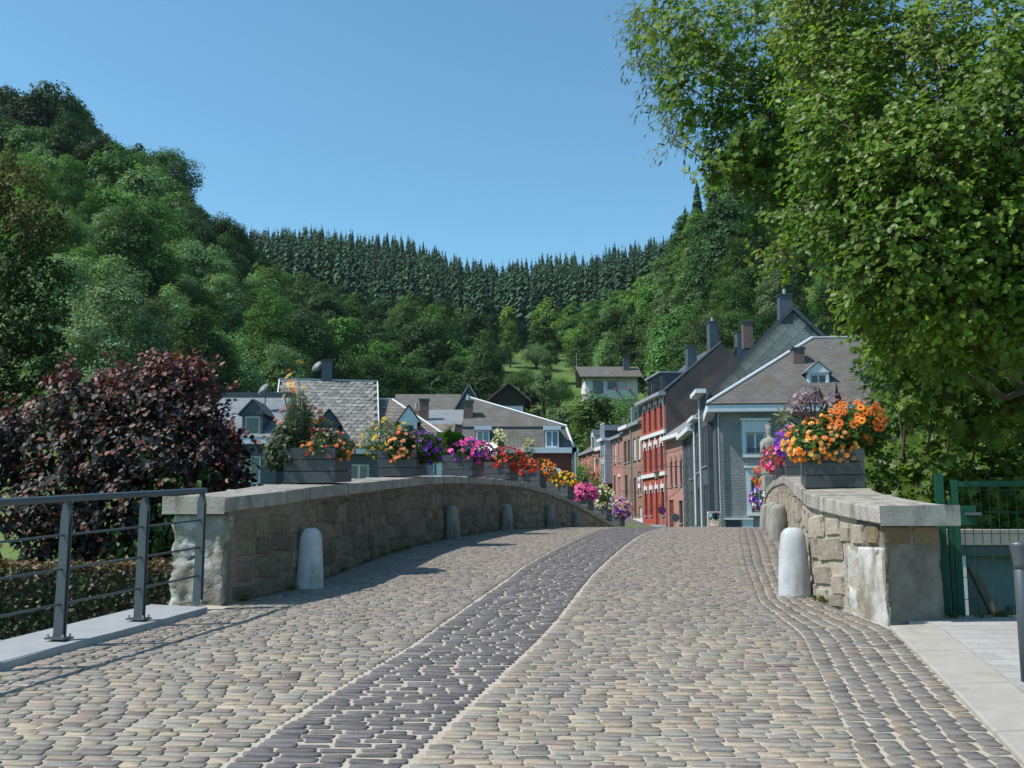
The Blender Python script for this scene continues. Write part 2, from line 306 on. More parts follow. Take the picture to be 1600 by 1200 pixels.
# ------------------------------------------------------------------ parapet walls
def stone_mesh(seed):
    r = np.random.default_rng(seed); nx, nz = 6, 5; V = []
    for j in range(nz):
        for i in range(nx):
            x = -.5 + i / (nx - 1); z = -.5 + j / (nz - 1); e = max(abs(x), abs(z)) > .49
            y_ = 0. if e else -.014 - r.uniform(0, .016)
            k = .94 if abs(x) > .49 and abs(z) > .49 else 1.
            xx = x if not e else x * (1 + r.normal(0, .03)); zz = z if not e else z * (1 + r.normal(0, .04))
            if not e and (abs(x) > .25): xx *= 1.42
            if not e and (abs(z) > .2): zz *= 1.62
            V.append((xx * k, y_, zz * k))
    return npmesh('stone', V, [(j * nx + i, j * nx + i + 1, (j + 1) * nx + i + 1, (j + 1) * nx + i) for j in range(nz - 1) for i in range(nx - 1)], MT['stone'], False)
STONES = [stone_mesh(s) for s in range(10)]
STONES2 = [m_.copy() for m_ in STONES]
for m_ in STONES2: m_.materials[0] = MT['stone_lit_tone']
def lay_stones(parent, side, d0, d1, lim, base=None):
    """random rubble courses on the road face of a parapet; past lim metres they are one joined part"""
    far = MB(); nn = 0
    hs = [.17, .25, .2, .26, .14, .2] if side < 0 else [.15, .22, .27, .26, .13, .2]
    d = None; z_off = 0.
    for ci, h in enumerate(hs + [.18]):
        d = d0 + rng.uniform(0, .1)
        while d < d1:
            w = rng.uniform(.2, .52) * (1.15 if h > .19 else .8) * (1.3 if side > 0 and d < 12.5 else 1.); p, t, n = wpt(side, d + w / 2 * .98, -.006)
            zb = float(gz(p[1])) + z_off + (.035 * math.sin(p[1] * 2.3 + ci * 1.7) + .02 * math.sin(p[1] * 5.1 + ci) if ci else 0.); top = float(zc(p[1])) - .17; hh = min(h, top - zb)
            if hh > .07:
                sl = math.atan2(float(gz(p[1] + .3) - gz(p[1] - .3)), .6) * .8
                th = math.atan2(-n[0], n[1]); 
                M = Matrix.Translation((p[0], p[1], zb + hh / 2)) @ Matrix.Rotation(th, 4, 'Z') @ Matrix.Rotation(-sl * side, 4, 'Y') @ Matrix.Diagonal((w * .98 - .018, 1, hh - .02 - rng.uniform(0, .015), 1))
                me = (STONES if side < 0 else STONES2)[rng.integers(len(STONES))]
                if d < lim and nn < 290:
                    o = bpy.data.objects.new('stone', me); link(o); o.parent = parent; o.matrix_local = M; nn += 1
                else: far.add([M @ v.co for v in me.vertices], [tuple(q.vertices) for q in me.polygons])
            d += w * abs(t[1])
        z_off += h
    if far.v: tag(far.build('stones', MT['stone' if side < 0 else 'stone_lit_tone'], parent), kind='stuff')
def parapet(side, d0, d1, label, th=.58):
    root = empty('parapet_wall', (0, 0, 0), 0, label, 'parapet wall')
    ds = np.arange(d0 + (.42 if side > 0 else 0.), d1, .35); V = []; F = []
    for d in ds:
        a, _, _ = wpt(side, d, -.012); b, _, _ = wpt(side, d, th); zt = float(zc(d)) - .145
        V += [(*a, -2.2), (*a, zt), (*b, zt), (*b, -2.2)]
    for i in range(len(ds) - 1):
        for k in range(4): q = (i * 4 + k, i * 4 + (k + 1) % 4, (i + 1) * 4 + (k + 1) % 4, (i + 1) * 4 + k); F.append(q if side < 0 else q[::-1])
    F += [(0, 1, 2, 3), tuple(len(V) - 4 + k for k in (3, 2, 1, 0))]
    mk('mortar_core', npmesh('mortar_core', V, F, MT['wall_mortar_shade_tone' if side < 0 else 'wall_mortar']), root)
    d = d0 - (.16 if side > 0 else .12); first = True
    while d < d1:
        L_ = (1.35 if first and side > 0 else rng.uniform(.85, 1.1)) ; e = min(d + L_, d1); V = []; m = 4
        for k in range(m):
            dd = d + .006 + (e - d - .012) * k / (m - 1)
            a, _, _ = wpt(side, dd, -.06); b, _, _ = wpt(side, dd, th + .07); z = float(zc(dd))
            V += [(*a, z - .145), (*a, z), (*b, z + .01), (*b, z - .145)]
        F = [(k * 4 + j, k * 4 + (j + 1) % 4, (k + 1) * 4 + (j + 1) % 4, (k + 1) * 4 + j) for k in range(m - 1) for j in range(4)] + [(0, 1, 2, 3), tuple((m - 1) * 4 + j for j in (3, 2, 1, 0))]
        if side > 0: F = [f[::-1] for f in F]
        o = mk('coping_stone', npmesh('coping_stone', V, F, MT['coping']), root); bevel(o, .012, 2)
        d = e; first = False
    return root
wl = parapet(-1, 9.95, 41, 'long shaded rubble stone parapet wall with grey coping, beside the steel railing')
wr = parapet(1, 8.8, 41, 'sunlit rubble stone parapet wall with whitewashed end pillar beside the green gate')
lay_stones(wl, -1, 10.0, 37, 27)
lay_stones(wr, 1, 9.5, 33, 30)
# end pillar of the sunny wall and the crumbling whitewashed end of the shaded wall
def rough_block(name, P, z0, z1, mat_, parent, amp=.012, n=9, nz=26):
    V = []; F = []; P = [Vector(p) for p in P]; segs = []
    for i in range(len(P)):
        for k in range(n): segs.append(P[i].lerp(P[(i + 1) % len(P)], k / n))
    m = len(segs)
    g1 = rng.normal(0, 1, (nz + 5, m, 2)); g1 = (g1[:-4] + g1[1:-3] + g1[2:-2] + g1[3:-1]) / 2; g1 = (g1 + np.roll(g1, 1, 1) + np.roll(g1, -1, 1)) / 1.73 + rng.normal(0, .35, g1.shape)
    for j in range(nz + 1):
        for i, s_ in enumerate(segs): V.append((s_.x + g1[j, i, 0] * amp, s_.y + g1[j, i, 1] * amp, z0 + (z1 - z0) * j / nz))
    for j in range(nz):
        for i in range(m): F.append((j * m + i, j * m + (i + 1) % m, (j + 1) * m + (i + 1) % m, (j + 1) * m + i))
    F.append(tuple(nz * m + i for i in range(m)))
    return mk(name, npmesh(name, V, F, mat_, True), parent)
a, t, n = wpt(1, 8.74, -.01); a2, _, _ = wpt(1, 9.46, -.02); b, _, _ = wpt(1, 8.8, .60); b2, _, _ = wpt(1, 9.46, .60)
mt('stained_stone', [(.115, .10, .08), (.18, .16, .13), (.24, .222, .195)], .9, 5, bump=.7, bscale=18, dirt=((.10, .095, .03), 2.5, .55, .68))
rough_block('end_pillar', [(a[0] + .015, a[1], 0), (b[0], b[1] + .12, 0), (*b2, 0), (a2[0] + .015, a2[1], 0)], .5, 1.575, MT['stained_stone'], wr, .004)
tag(rough_block('whitewash', [(a[0] + .006, a[1] + .0, 0), (a[0] + .03, a[1] - .003, 0), (a2[0] + .03, a2[1], 0), (a2[0] + .004, a2[1], 0)], .52, 1.345, MT['limewash'], wr, .0035, 12, 30), 'flaking white limewash on the pillar side')
mt('brown_stone', [(.17, .115, .065), (.23, .165, .10), (.19, .155, .12)], .9, 5, objrand=.25, bump=.7, bscale=20)
BS = stone_mesh(55); BS.materials[0] = MT['brown_stone']
for (p0, p1, zb, h, nst) in (((a[0], a[1] - .012), (b[0], b[1] + .108), 1.375, .16, 2),):
    p0 = Vector((*p0, 0)); p1 = Vector((*p1, 0)); L_ = (p1 - p0).length; tx = (p1 - p0).normalized()
    for k in range(nst):
        c = p0.lerp(p1, (k + .5) / nst); o = mk('stone', BS, wr, (c.x, c.y, zb + h / 2), (0, 0, math.atan2(tx.y, tx.x)), (L_ / nst - .03, .6, h))
for k, (dd, w, h) in enumerate(((8.93, .22, .17), (9.2, .24, .19), (9.46, .2, .15))):
    p, t, n = wpt(1, dd, -.006); mk('stone', (BS, STONES2[3], STONES2[5])[k], wr, (p[0], p[1], 1.455 + .0 * k), (0, 0, math.atan2(-n[0], n[1])), (w, 1, h))
a, t, n = wpt(-1, 9.93, -.02); b, _, _ = wpt(-1, 9.93, .59); a2, _, _ = wpt(-1, 10.1, -.015); b2, _, _ = wpt(-1, 10.1, .59)
mt('crumbled', [(.17, .145, .115), (.28, .26, .235), (.52, .52, .51)], .95, 4.5, bump=1, bscale=16, dirt=((.17, .14, .10), 3, .5, .6))
rough_block('wall_end', [(a[0], a[1], 0), (a2[0], a2[1] + .1, 0), (b2[0], b2[1], 0), (b[0], b[1] - .02, 0)], .55, float(zc(9.7)) - .15, MT['crumbled'], wl, .012, 14, 34)
# ------------------------------------------------------------------ guard stones
def guard(loc, rz, m_, label, h=.67, w=.155, dep=.75, lean=0.):
    mb = MB(); prof = [(w * 1.0, -.05), (w, .02), (w * .94, h * .3), (w * .86, h * .62), (w * .79, h * .84), (w * .70, h * .92), (w * .52, h * .975), (w * .25, h)]
    mb.lathe(prof, 20); V = np.array(mb.v); V[:, 1] *= dep; V += rng.normal(0, .0022, V.shape)
    o = mk('guard_stone', npmesh('guard_stone', V, mb.f, m_, True), None, loc, (0, lean, rz)); return tag(o, label, 'guard stone')
def gpos(side, d, off=-.19): p, t, n = wpt(side, d, off); return (p[0], p[1], float(gz(p[1])))
guard(gpos(-1, 11.3, -.15), .1, MT['bollard_paint'], 'pale painted guard stone nearest the railing, against the shaded parapet')
guard(gpos(-1, 20.0), .1, MT['old_stone'], 'second guard stone along the shaded parapet, dark and weathered', lean=-.05)
guard(gpos(-1, 25.4), .1, MT['old_stone'], 'third dark guard stone along the shaded parapet')
guard(gpos(-1, 30.2), .2, MT['old_stone'], 'fourth guard stone along the shaded parapet, close to the bridge crest')
guard(gpos(-1, 33.6), .2, MT['old_stone'], 'last small guard stone where the shaded parapet drops behind the crest')
guard((2.97, 10.66, float(gz(10.66))), -.3, MT['bollard_paint'], 'smooth white painted guard stone in front of the sunlit parapet', .71, .17)
guard(gpos(1, 19.6, -.2), -.2, MT['old_stone'], 'grey weathered guard stone behind the white one at the sunlit parapet', .7, .2)
g3 = guard(gpos(1, 24.0, -.2), -.2, MT['old_stone'], 'third guard stone along the sunlit parapet with a small red and white mark', .72, .2)
mt('mark_white', [(.7, .7, .68)], .7); mt('mark_red', [(.45, .03, .03)], .7)
MB().box(-.06, .06, -.15, -.13, .36, .41).build('trail_mark', MT['mark_white'], g3); MB().box(-.06, .06, -.15, -.13, .305, .355).build('trail_mark', MT['mark_red'], g3)
guard(gpos(1, 28.0, -.2), -.2, MT['old_stone'], 'farthest guard stone along the sunlit parapet under the curved coping', .68, .2)
# ------------------------------------------------------------------ railing slab and railing
ys = np.arange(2., 9.85, .5); V = []; F = []
for y in ys:
    xi = float(ev(_EL, y)) - .01; z = float(gz(y)) + .055; V += [(xi, y, z - .4), (xi, y, z), (xi - .62, y + .25, z + .005), (xi - .62, y + .25, z - .9)]
for i in range(len(ys) - 1):
    for k in range(3): F.append((i * 4 + k, i * 4 + k + 1, (i + 1) * 4 + k + 1, (i + 1) * 4 + k))
F += [tuple(len(V) - 4 + k for k in (0, 1, 2, 3))]
sl_ = mk('railing_kerb', npmesh('railing_kerb', V, F, MT['bluestone'])); tag(sl_, 'smooth grey bluestone slab carrying the railing posts', kind='structure'); bevel(sl_, .01)
RP = [(-3.46, 7.8), (-3.19, 8.71), (-2.99, 9.66)]; RP = [(-4.25, 5.0), (-3.98, 5.95), (-3.71, 6.9)] + RP
rl = empty('steel_railing', (-3.2, 8.7, float(gz(8.7))), 0, 'dark grey steel railing with three thin rods leading to the shaded wall', 'railing'); ro = Vector(rl.location)
zz = lambda y: float(gz(y)) + .06
dirv = Vector((.245, 1, 0)).normalized(); sidev = Vector((dirv.y, -dirv.x, 0))
hr = [Vector((x, y, zz(y) + 1.07)) for x, y in RP] ; hr = [hr[0] - dirv * 2 - Vector((0, 0, .15))] + hr + [hr[-1] + dirv * .06]
MB().tube([p - ro for p in hr], .028, 14).build('handrail', MT['steel'], rl, True)
for f_ in (.25, .5, .745):
    MB().tube([Vector((x, y, zz(y) + 1.06 * f_)) - ro for x, y in [(RP[0][0] - .5, RP[0][1] - 2)] + RP], .0095, 8).build('rod', MT['steel'], rl, True)
for x, y in RP[2:]:
    b = Vector((x, y, zz(y))) - ro; p = MB()
    for s_ in (-1, 1):
        c = b + dirv * .018 * s_; h2 = 1.0
        P = [c + sidev * -.042, c + sidev * .042, c + sidev * .036 + Vector((0, 0, h2 - .05)), c + sidev * .012 + Vector((0, 0, h2 + .05)), c + sidev * -.012 + Vector((0, 0, h2 + .05)), c + sidev * -.036 + Vector((0, 0, h2 - .05))]
        p.prism(P, dirv * .012)
    po = p.build('post', MT['steel'], rl)
    q = MB(); q.prism([b + sidev * sx * .085 + dirv * sy * .06 + Vector((0, 0, .004)) for sx, sy in ((-1, -1), (1, -1), (1, 1), (-1, 1))], (0, 0, .014)); q.build('base_plate', MT['steel'], po)
    for sx in (-1, 1):
        for sy in (-1, 1): MB().tube([b + sidev * sx * .066 + dirv * sy * .042 + Vector((0, 0, .018)), b + sidev * sx * .066 + dirv * sy * .042 + Vector((0, 0, .042))], .009, 8).build('bolt', MT['steel_bolt'], po)
# ------------------------------------------------------------------ kerb, pavement, bollard post, gate, shed
def kerbpts(y): return float(ev(_ER, y)) + .005
y = 1.2
while y < 8.55:
    e = min(y + 1.05, 8.6); mb = MB(); V = []
    for yy in (y + .005, e - .005): x = kerbpts(yy); V += [(x, yy, float(gz(yy)) - .2), (x, yy, float(gz(yy)) + .035), (x + .40, yy + .02, float(gz(yy)) + .045), (x + .40, yy + .02, float(gz(yy)) - .2)]
    mb.add(V, [(3, 2, 1, 0), (4, 5, 6, 7), (0, 1, 5, 4), (1, 2, 6, 5), (2, 3, 7, 6)]); o = mb.build('kerb', MT['concrete']); tag(o, 'flat light concrete kerb edging the cobbles', kind='structure'); bevel(o, .012); y = e
zp = lambda y: float(gz(min(y, 8.8))) + .028
pv = mk('pavement', strip('pavement', list(np.arange(-2, 9.61, .4)), lambda y: kerbpts(max(y, 0)) + .39 + min(0, y) * .1, lambda y: 9.5, zp, MT['mortar'], 6, .8, -.014)); tag(pv, 'light grey paved footway beside the kerb', kind='structure')
PV = MB().box(-.147, .147, -.097, .097, -.03, .016).mesh('paver', MT['paver'])
for j in range(46):
    for i in range(26):
        yy = 4.9 + j * .2; xx = kerbpts(yy) + .56 + i * .3 + (j % 2) * .15 - .15
        if yy > 9.35 or xx > 8.2 or 800 + FPX * xx / yy > 1760: continue
        slp = math.atan2(zp(yy + .1) - zp(yy - .1), .2); mk('paver', PV, pv, (xx, yy, zp(yy) - .012), (slp, 0, 0))
gp = Vector((3.28, 6.52, zp(6.52)))
bo = empty('bollard_post', gp, 0, 'slim dark grey metal bollard on the footway with a flared head', 'bollard')
MB().lathe([(.045, -.03), (.045, .70), (.041, .705)], 18).build('post', MT['steel'], bo, True)
MB().lathe([(.043, .708), (.044, .74), (.05, .80), (.062, .855), (.064, .87), (.03, .885)], 18).build('head', MT['steel'], bo, True)
g0 = Vector((4.02, 9.42, .66)); g1 = Vector((6.3, 8.85, .62)); gd = (g1 - g0).normalized(); gate = empty('mesh_gate', g0, math.atan2(gd.y, gd.x), 'green welded mesh gate beside the sunlit parapet pillar', 'gate')
MB().box(-.035, .035, -.04, .04, -.6, 1.36).build('gate_post', MT['green_paint'], gate)
MB().box(.058, .095, -.03, .03, -.1, 1.12).build('hinge_post', MT['green_paint'], gate)
MB().box(.10, .16, -.03, .03, -.01, 1.30).build('stile', MT['green_paint'], gate)
MB().box(.16, 2.4, -.025, .025, 1.235, 1.285).build('top_rail', MT['green_paint'], gate)
MB().box(.16, 2.4, -.025, .025, .0, .05).build('bottom_rail', MT['green_paint'], gate)
MB().box(.17, .30, -.05, .05, .88, 1.06).build('lock_case', MT['green_paint'], gate); MB().box(.2, .34, -.09, -.055, .97, .995).build('handle', MT['steel'], gate)
wv, wh = MB().box(-.0028, .0028, -.003, .003, 0, 1.19).mesh('vertical_wire', MT['green_paint']), MB().box(.16, 2.4, -.006, -.001, -.003, .003).mesh('horizontal_wire', MT['green_paint'])
for k in range(29): mk('vertical_wire', wv, gate, (.20 + k * .076, 0, .048))
for k in range(6): mk('horizontal_wire', wh, gate, (0, 0, .2 + k * .2))
mt('shed_wall', [(.17, .205, .22), (.21, .245, .26)], .8, 3, bump=.1)
mt('white_paint', [(.70, .71, .72), (.8, .8, .81)], .6, 4, dirt=((.5, .5, .49), 6, .6, .8))
mt('brown_wood', [(.16, .12, .08), (.22, .17, .12)], .8, 6)
sh = empty('flat_roofed_shed', (5.6, 12.2, -.4), 0, 'low grey shed with flat concrete roof down behind the mesh gate', 'shed')
MB().box(-.75, 7, .25, 4, 0, 1.58).build('wall', MT['shed_wall'], sh)
MB().box(-.95, 7.2, 0, 4.2, 1.58, 1.70).build('fascia', MT['steel'], sh); MB().box(-1.0, 7.3, -.06, 4.3, 1.70, 1.88).build('roof_slab', MT['concrete'], sh)
MB().box(-.50, -.42, -.02, .1, 0, 1.3).build('post', MT['white_paint'], sh); MB().box(-.22, -.13, -.02, .1, 0, 1.575).build('post', MT['white_paint'], sh)
MB().prism([(-.08, .04, 1.45), (.0, .04, 1.45), (.52, .04, .3), (.42, .04, .3)], (0, .08, 0)).build('brace', MT['brown_wood'], sh)
MB().prism([(-.1, .13, .95), (-.04, .13, .95), (.2, .13, .2), (.12, .13, .2)], (0, .08, 0)).build('brace', MT['brown_wood'], sh)
MB().box(.46, 1.6, .2, .26, 0, .95).build('door', MT['steel'], sh)
# ------------------------------------------------------------------ building materials
mt('slate_wall', [(.062, .082, .10), (.098, .12, .138)], .6, 1.5, tex=('brick', .26, .14, (.035, .045, .055), .012), bump=.7)
mt('slate_grey', [(.23, .245, .245), (.31, .325, .32)], .65, 1.5, tex=('brick', .2, .135, (.10, .11, .115), .012), bump=.9)
mt('slate_dark', [(.055, .075, .095), (.08, .10, .12)], .6, 1.5, tex=('brick', .3, .16, (.035, .045, .055), .012), bump=.5)
mt('roof_slate', [(.105, .096, .088), (.165, .153, .142)], .8, 1.2, tex=('brick', .22, .15, (.06, .055, .05), .014), bump=.8, dirt=((.12, .105, .06), 1.2, .55, .7))
mt('roof_brown', [(.15, .12, .10), (.28, .24, .21)], .85, 2, tex=('brick', .24, .2, (.06, .045, .04), .03), bump=1)
mt('roof_grey', [(.19, .20, .21), (.23, .24, .25)], .6, 1, tex=('brick', .5, 3., (.12, .125, .13), .02), bump=.5)
mt('roof_blue', [(.16, .18, .20), (.21, .23, .25)], .6, 1, tex=('brick', .3, .16, (.09, .1, .115), .012), bump=.5)
mt('roof_tile', [(.16, .152, .143), (.235, .225, .212), (.29, .28, .265)], .85, 2.5, objrand=.3, bump=.5, bscale=20, dirt=((.13, .11, .08), 1.5, .55, .7))
mt('gable_tile', [(.38, .345, .29), (.49, .45, .385)], .8, 1.3, objrand=.2, bump=.3, bscale=15)
mt('brick_dark', [(.09, .06, .055), (.16, .11, .095)], .85, 1, tex=('brick', .23, .075, (.16, .14, .13), .01), bump=.5)
mt('brick_maroon', [(.15, .04, .04), (.22, .06, .055)], .8, 1, tex=('brick', .23, .075, (.2, .12, .11), .008), bump=.4)
mt('brick_red', [(.34, .12, .085), (.45, .17, .12)], .8, 1, tex=('brick', .23, .075, (.38, .26, .21), .008), bump=.4)
mt('brick_orange', [(.42, .16, .09), (.5, .21, .12)], .8, 1, tex=('brick', .23, .075, (.42, .28, .2), .008), bump=.4)
mt('brick_pink', [(.36, .17, .14), (.45, .22, .19)], .8, 1, tex=('brick', .23, .075, (.42, .3, .27), .008), bump=.4)
mt('brick_brown', [(.21, .13, .095), (.30, .20, .15)], .85, 1, tex=('brick', .23, .075, (.32, .26, .21), .009), bump=.4)
mt('red_render', [(.33, .068, .052), (.39, .088, .066)], .75, 1.5, dirt=((.40, .08, .06), 1.5, .55, .8))
mt('white_trim', [(.62, .65, .68), (.74, .76, .78)], .6, 3, dirt=((.45, .47, .48), 3, .6, .8))
mt('fascia_paint', [(.52, .60, .68), (.60, .68, .75)], .6, 2)
mt('chimney_slate', [(.06, .08, .105), (.085, .105, .13)], .6, 3, bump=.2)
mt('zinc', [(.30, .34, .38), (.36, .40, .43)], .5, 2, metal=.2)
mt('dark_trim', [(.045, .06, .075)], .6)
mt('glass', [(.022, .028, .035)], .06, spec=.8)
mt('glass_blue', [(.10, .15, .21), (.17, .23, .29)], .15, 3, spec=.7)
mt('curtain', [(.55, .57, .60), (.68, .69, .70)], .8, 9)
mt('wood_door', [(.13, .035, .03), (.17, .05, .04)], .6, 6)
mt('brown_frame', [(.15, .075, .035), (.2, .1, .05)], .6, 6)
mt('grey_cladding', [(.34, .37, .40), (.42, .45, .48)], .6, 3)
mt('lime_wall', [(.55, .58, .60), (.64, .66, .68)], .8, 2)
mt('balcony_green', [(.30, .40, .40)], .6); mt('dark_wood', [(.035, .025, .02), (.06, .042, .032)], .8, 4)
mt('signblue', [(.03, .05, .22)], .5); mt('signred', [(.55, .02, .03)], .5); mt('signgrey', [(.16, .17, .18)], .6)
mt('mirror', [(.75, .8, .82)], .03, metal=1.); mt('lamp_glass', [(.45, .36, .22)], .2, spec=.6)
# ------------------------------------------------------------------ building helpers (local axes: x along the facade, -y towards the street, z up)
def wall_holes(w, z0, z1, holes, rev=.16, y=0.):
    xs = sorted({0., w, *[h[0] for h in holes], *[h[0] + h[2] for h in holes]}); zs = sorted({z0, z1, *[h[1] for h in holes], *[h[1] + h[3] for h in holes]}); m = MB()
    for i in range(len(xs) - 1):
        for j in range(len(zs) - 1):
            cx, cz = (xs[i] + xs[i + 1]) / 2, (zs[j] + zs[j + 1]) / 2
            if any(h[0] < cx < h[0] + h[2] and h[1] < cz < h[1] + h[3] for h in holes): continue
            m.add([(xs[i], y, zs[j]), (xs[i + 1], y, zs[j]), (xs[i + 1], y, zs[j + 1]), (xs[i], y, zs[j + 1])], [(0, 1, 2, 3)])
    for x, z, a, b in holes:
        q = [(x, y, z), (x + a, y, z), (x + a, y, z + b), (x, y, z + b)]
        for k in range(4):
            p0, p1 = q[k], q[(k + 1) % 4]; m.add([p0, p1, (p1[0], y + rev, p1[2]), (p0[0], y + rev, p0[2])], [(0, 3, 2, 1)])
    return m
def window(parent, x, z, w, h, frame='white_trim', glass='glass', leaves=2, sill=True, y=.1, ft=.06, head=None, trans=False):
    f = MB(); f.box(x, x + w, y, y + .05, z, z + ft); f.box(x, x + w, y, y + .05, z + h - ft, z + h); f.box(x, x + ft, y, y + .05, z + ft, z + h - ft); f.box(x + w - ft, x + w, y, y + .05, z + ft, z + h - ft)
    iw = w - 2 * ft; n = leaves
    for k in range(1, n): cx = x + ft + iw * k / n; f.box(cx - ft * .6, cx + ft * .6, y - .004, y + .046, z + ft, z + h - ft)
    if trans: f.box(x + ft, x + w - ft, y - .006, y + .044, z + h * .68, z + h * .68 + ft)
    o = f.build('window', MT[frame], parent)
    for k in range(n):
        a = x + ft + iw * k / n; MB().box(a, a + iw / n, y + .02, y + .035, z + ft, z + h - ft).build('pane', MT[glass], o)
    if sill: MB().box(x - .06, x + w + .06, -.09, y, z - .09, z - .005).build('sill', MT['zinc'], o)
    if head: MB().box(x - .05, x + w + .05, -.03, .02, z + h, z + h + .2).build('lintel', MT[head], o)
    return o
def door(parent, x, z, w, h, m_='wood_door'):
    o = MB().box(x, x + w, .1, .15, z, z + h).build('door', MT[m_], parent); MB().box(x + w - .14, x + w - .1, .05, .1, z + h * .45, z + h * .45 + .12).build('handle', MT['steel'], o); return o
def slab(name, P, th, m_, parent):     # a roof plane of thickness th, P ordered anticlockwise seen from outside
    P = [Vector(p) for p in P]; n = (P[1] - P[0]).cross(P[2] - P[0]).normalized(); return MB().prism([p - n * th for p in P], n * th).build(name, MT[m_], parent)
def chimney(parent, x, y, z0, z1, w=.6, d=.5, m_='chimney_slate', cap=True, pot=False):
    o = MB().box(x - w / 2, x + w / 2, y - d / 2, y + d / 2, z0, z1).build('chimney', MT[m_], parent)
    if cap: MB().box(x - w / 2 - .06, x + w / 2 + .06, y - d / 2 - .06, y + d / 2 + .06, z1, z1 + .1).build('chimney_cap', MT['dark_trim'], o)
    if pot: MB().lathe([(.1, z1 + .1), (.09, z1 + .45)], 10, (x, y)).build('chimney_pot', MT['zinc'], o)
    return o
def dormer(parent, x, y, z, w, h, wallm, roofm, dep=1.6, rise=.55, frame='white_trim', glass='glass', leaves=1, gablem=None):
    """a small gabled dormer: cheeks, gable front with a window, two roof slopes"""
    m = wall_holes(w, 0, h, [(.12, .1, w - .24, h - .2)], .1); m.add([(0, 0, 0), (0, dep, 0), (0, dep, h), (0, 0, h)], [(0, 3, 2, 1)]); m.add([(w, 0, 0), (w, dep, 0), (w, dep, h), (w, 0, h)], [(0, 1, 2, 3)])
    d = m.build('dormer', MT[wallm], parent, loc=(x, y, z))
    f = MB(); f.box(.12, w - .12, .06, .1, .1, .16); f.box(.12, w - .12, .06, .1, h - .16, h - .1); f.box(.12, .18, .06, .1, .16, h - .16); f.box(w - .18, w - .12, .06, .1, .16, h - .16)
    if leaves == 2: f.box(w / 2 - .035, w / 2 + .035, .055, .095, .16, h - .16)
    f.build('window', MT[frame], d); MB().box(.18, w - .18, .075, .09, .16, h - .16).build('pane', MT[glass], d)
    MB().prism([(-.12, -.03, h), (w + .12, -.03, h), (w / 2, -.03, h + rise)], (0, .06, 0)).build('gable', MT[gablem or wallm], d)
    for s_ in (0, 1):
        a = -.2 if s_ == 0 else w + .2; P = [(a, -.1, h - .06), (w / 2, -.1, h + rise + .05), (w / 2, dep, h + rise + .05), (a, dep, h - .06)]
        slab('dormer_roof', P[::-1] if s_ == 0 else P, .05, roofm, d)
    return d
def body(parent, w, dep, z0, z1, m_, name='wall', open_front=False):
    m = MB(); m.add([(0, 0, z0), (w, 0, z0), (w, dep, z0), (0, dep, z0), (0, 0, z1), (w, 0, z1), (w, dep, z1), (0, dep, z1)], [(1, 2, 6, 5), (2, 3, 7, 6), (3, 0, 4, 7), (4, 5, 6, 7)] + ([] if open_front else [(0, 1, 5, 4)])); return m.build(name, MT[m_], parent)
def X(px, Y): return (px - 800) / FPX * Y * 1.0
def Zp(py, Y): return at(800, py, Y).z
# ------------------------------------------------------------------ houses across the river on the left bank
def hroot(name, px, Y, label): return empty(name, (at(px, 700, Y).x, Y, .1), 0, label, 'house')
# small blue slate house beside the copper shrub
Y0 = 46.; h = hroot('slate_house', 318, Y0, 'small blue slate house with one dormer, partly hidden by the dark copper shrub'); x0 = h.location.x; w = at(432, 700, Y0).x - x0; ez = Zp(684, Y0) - .1; rz_ = Zp(620, Y0 + 3.6) - .1
def lx(px, Y=None): return at(px, 700, Y or Y0).x - x0
wx, wz = lx(373), Zp(757, Y0) - .1; ww, wh_ = lx(408) - lx(373), (757 - 712) * Y0 / FPX
m = wall_holes(w, 0, ez, [(wx, wz, ww, wh_)]); m.build('front_wall', MT['slate_wall'], h); body(h, w, 7, 0, ez, 'slate_wall', open_front=True); window(h, wx, wz, ww, wh_, leaves=2, ft=.09)
MB().box(-.2, w + .0, -.28, .0, ez - .30, ez - .02).build('cornice', MT['fascia_paint'], h)
slab('roof', [(-.3, -.3, ez), (w, -.3, ez), (w, 3.6, rz_), (-.3, 3.6, rz_)], .12, 'roof_blue', h); slab('roof', [(w, 7.4, ez), (-.3, 7.4, ez), (-.3, 3.6, rz_), (w, 3.6, rz_)], .12, 'roof_blue', h)
MB().box(-.3, w, 3.5, 3.8, rz_ - .05, rz_ + .22).build('ridge', MT['dark_trim'], h)
dormer(h, lx(377), -.02, ez + .05, lx(409) - lx(377), 1.05, 'slate_dark', 'slate_dark', 2.2, .62)
def dish(parent, p, r=.33):
    o = MB(); o.lathe([(r, .0), (r * .8, -.05), (r * .4, -.1), (.02, -.12), (.02, -.13), (r * .42, -.11), (r * .82, -.06), (r + .01, 0)], 18); d_ = o.build('satellite_dish', MT['grey_cladding'], parent, True, loc=p, rot=(R(60), R(40), R(-55)), scale=(.8, 1, 1)); return d_
d_ = dish(h, (lx(408, 48), 2.0, rz_ + .05 - .35 + .45)); MB().tube([(lx(411, 48), 2.1, rz_ - 1.8), (lx(411, 48), 2.1, rz_ + .1)], .03, 6).build('mast', MT['steel'], h)
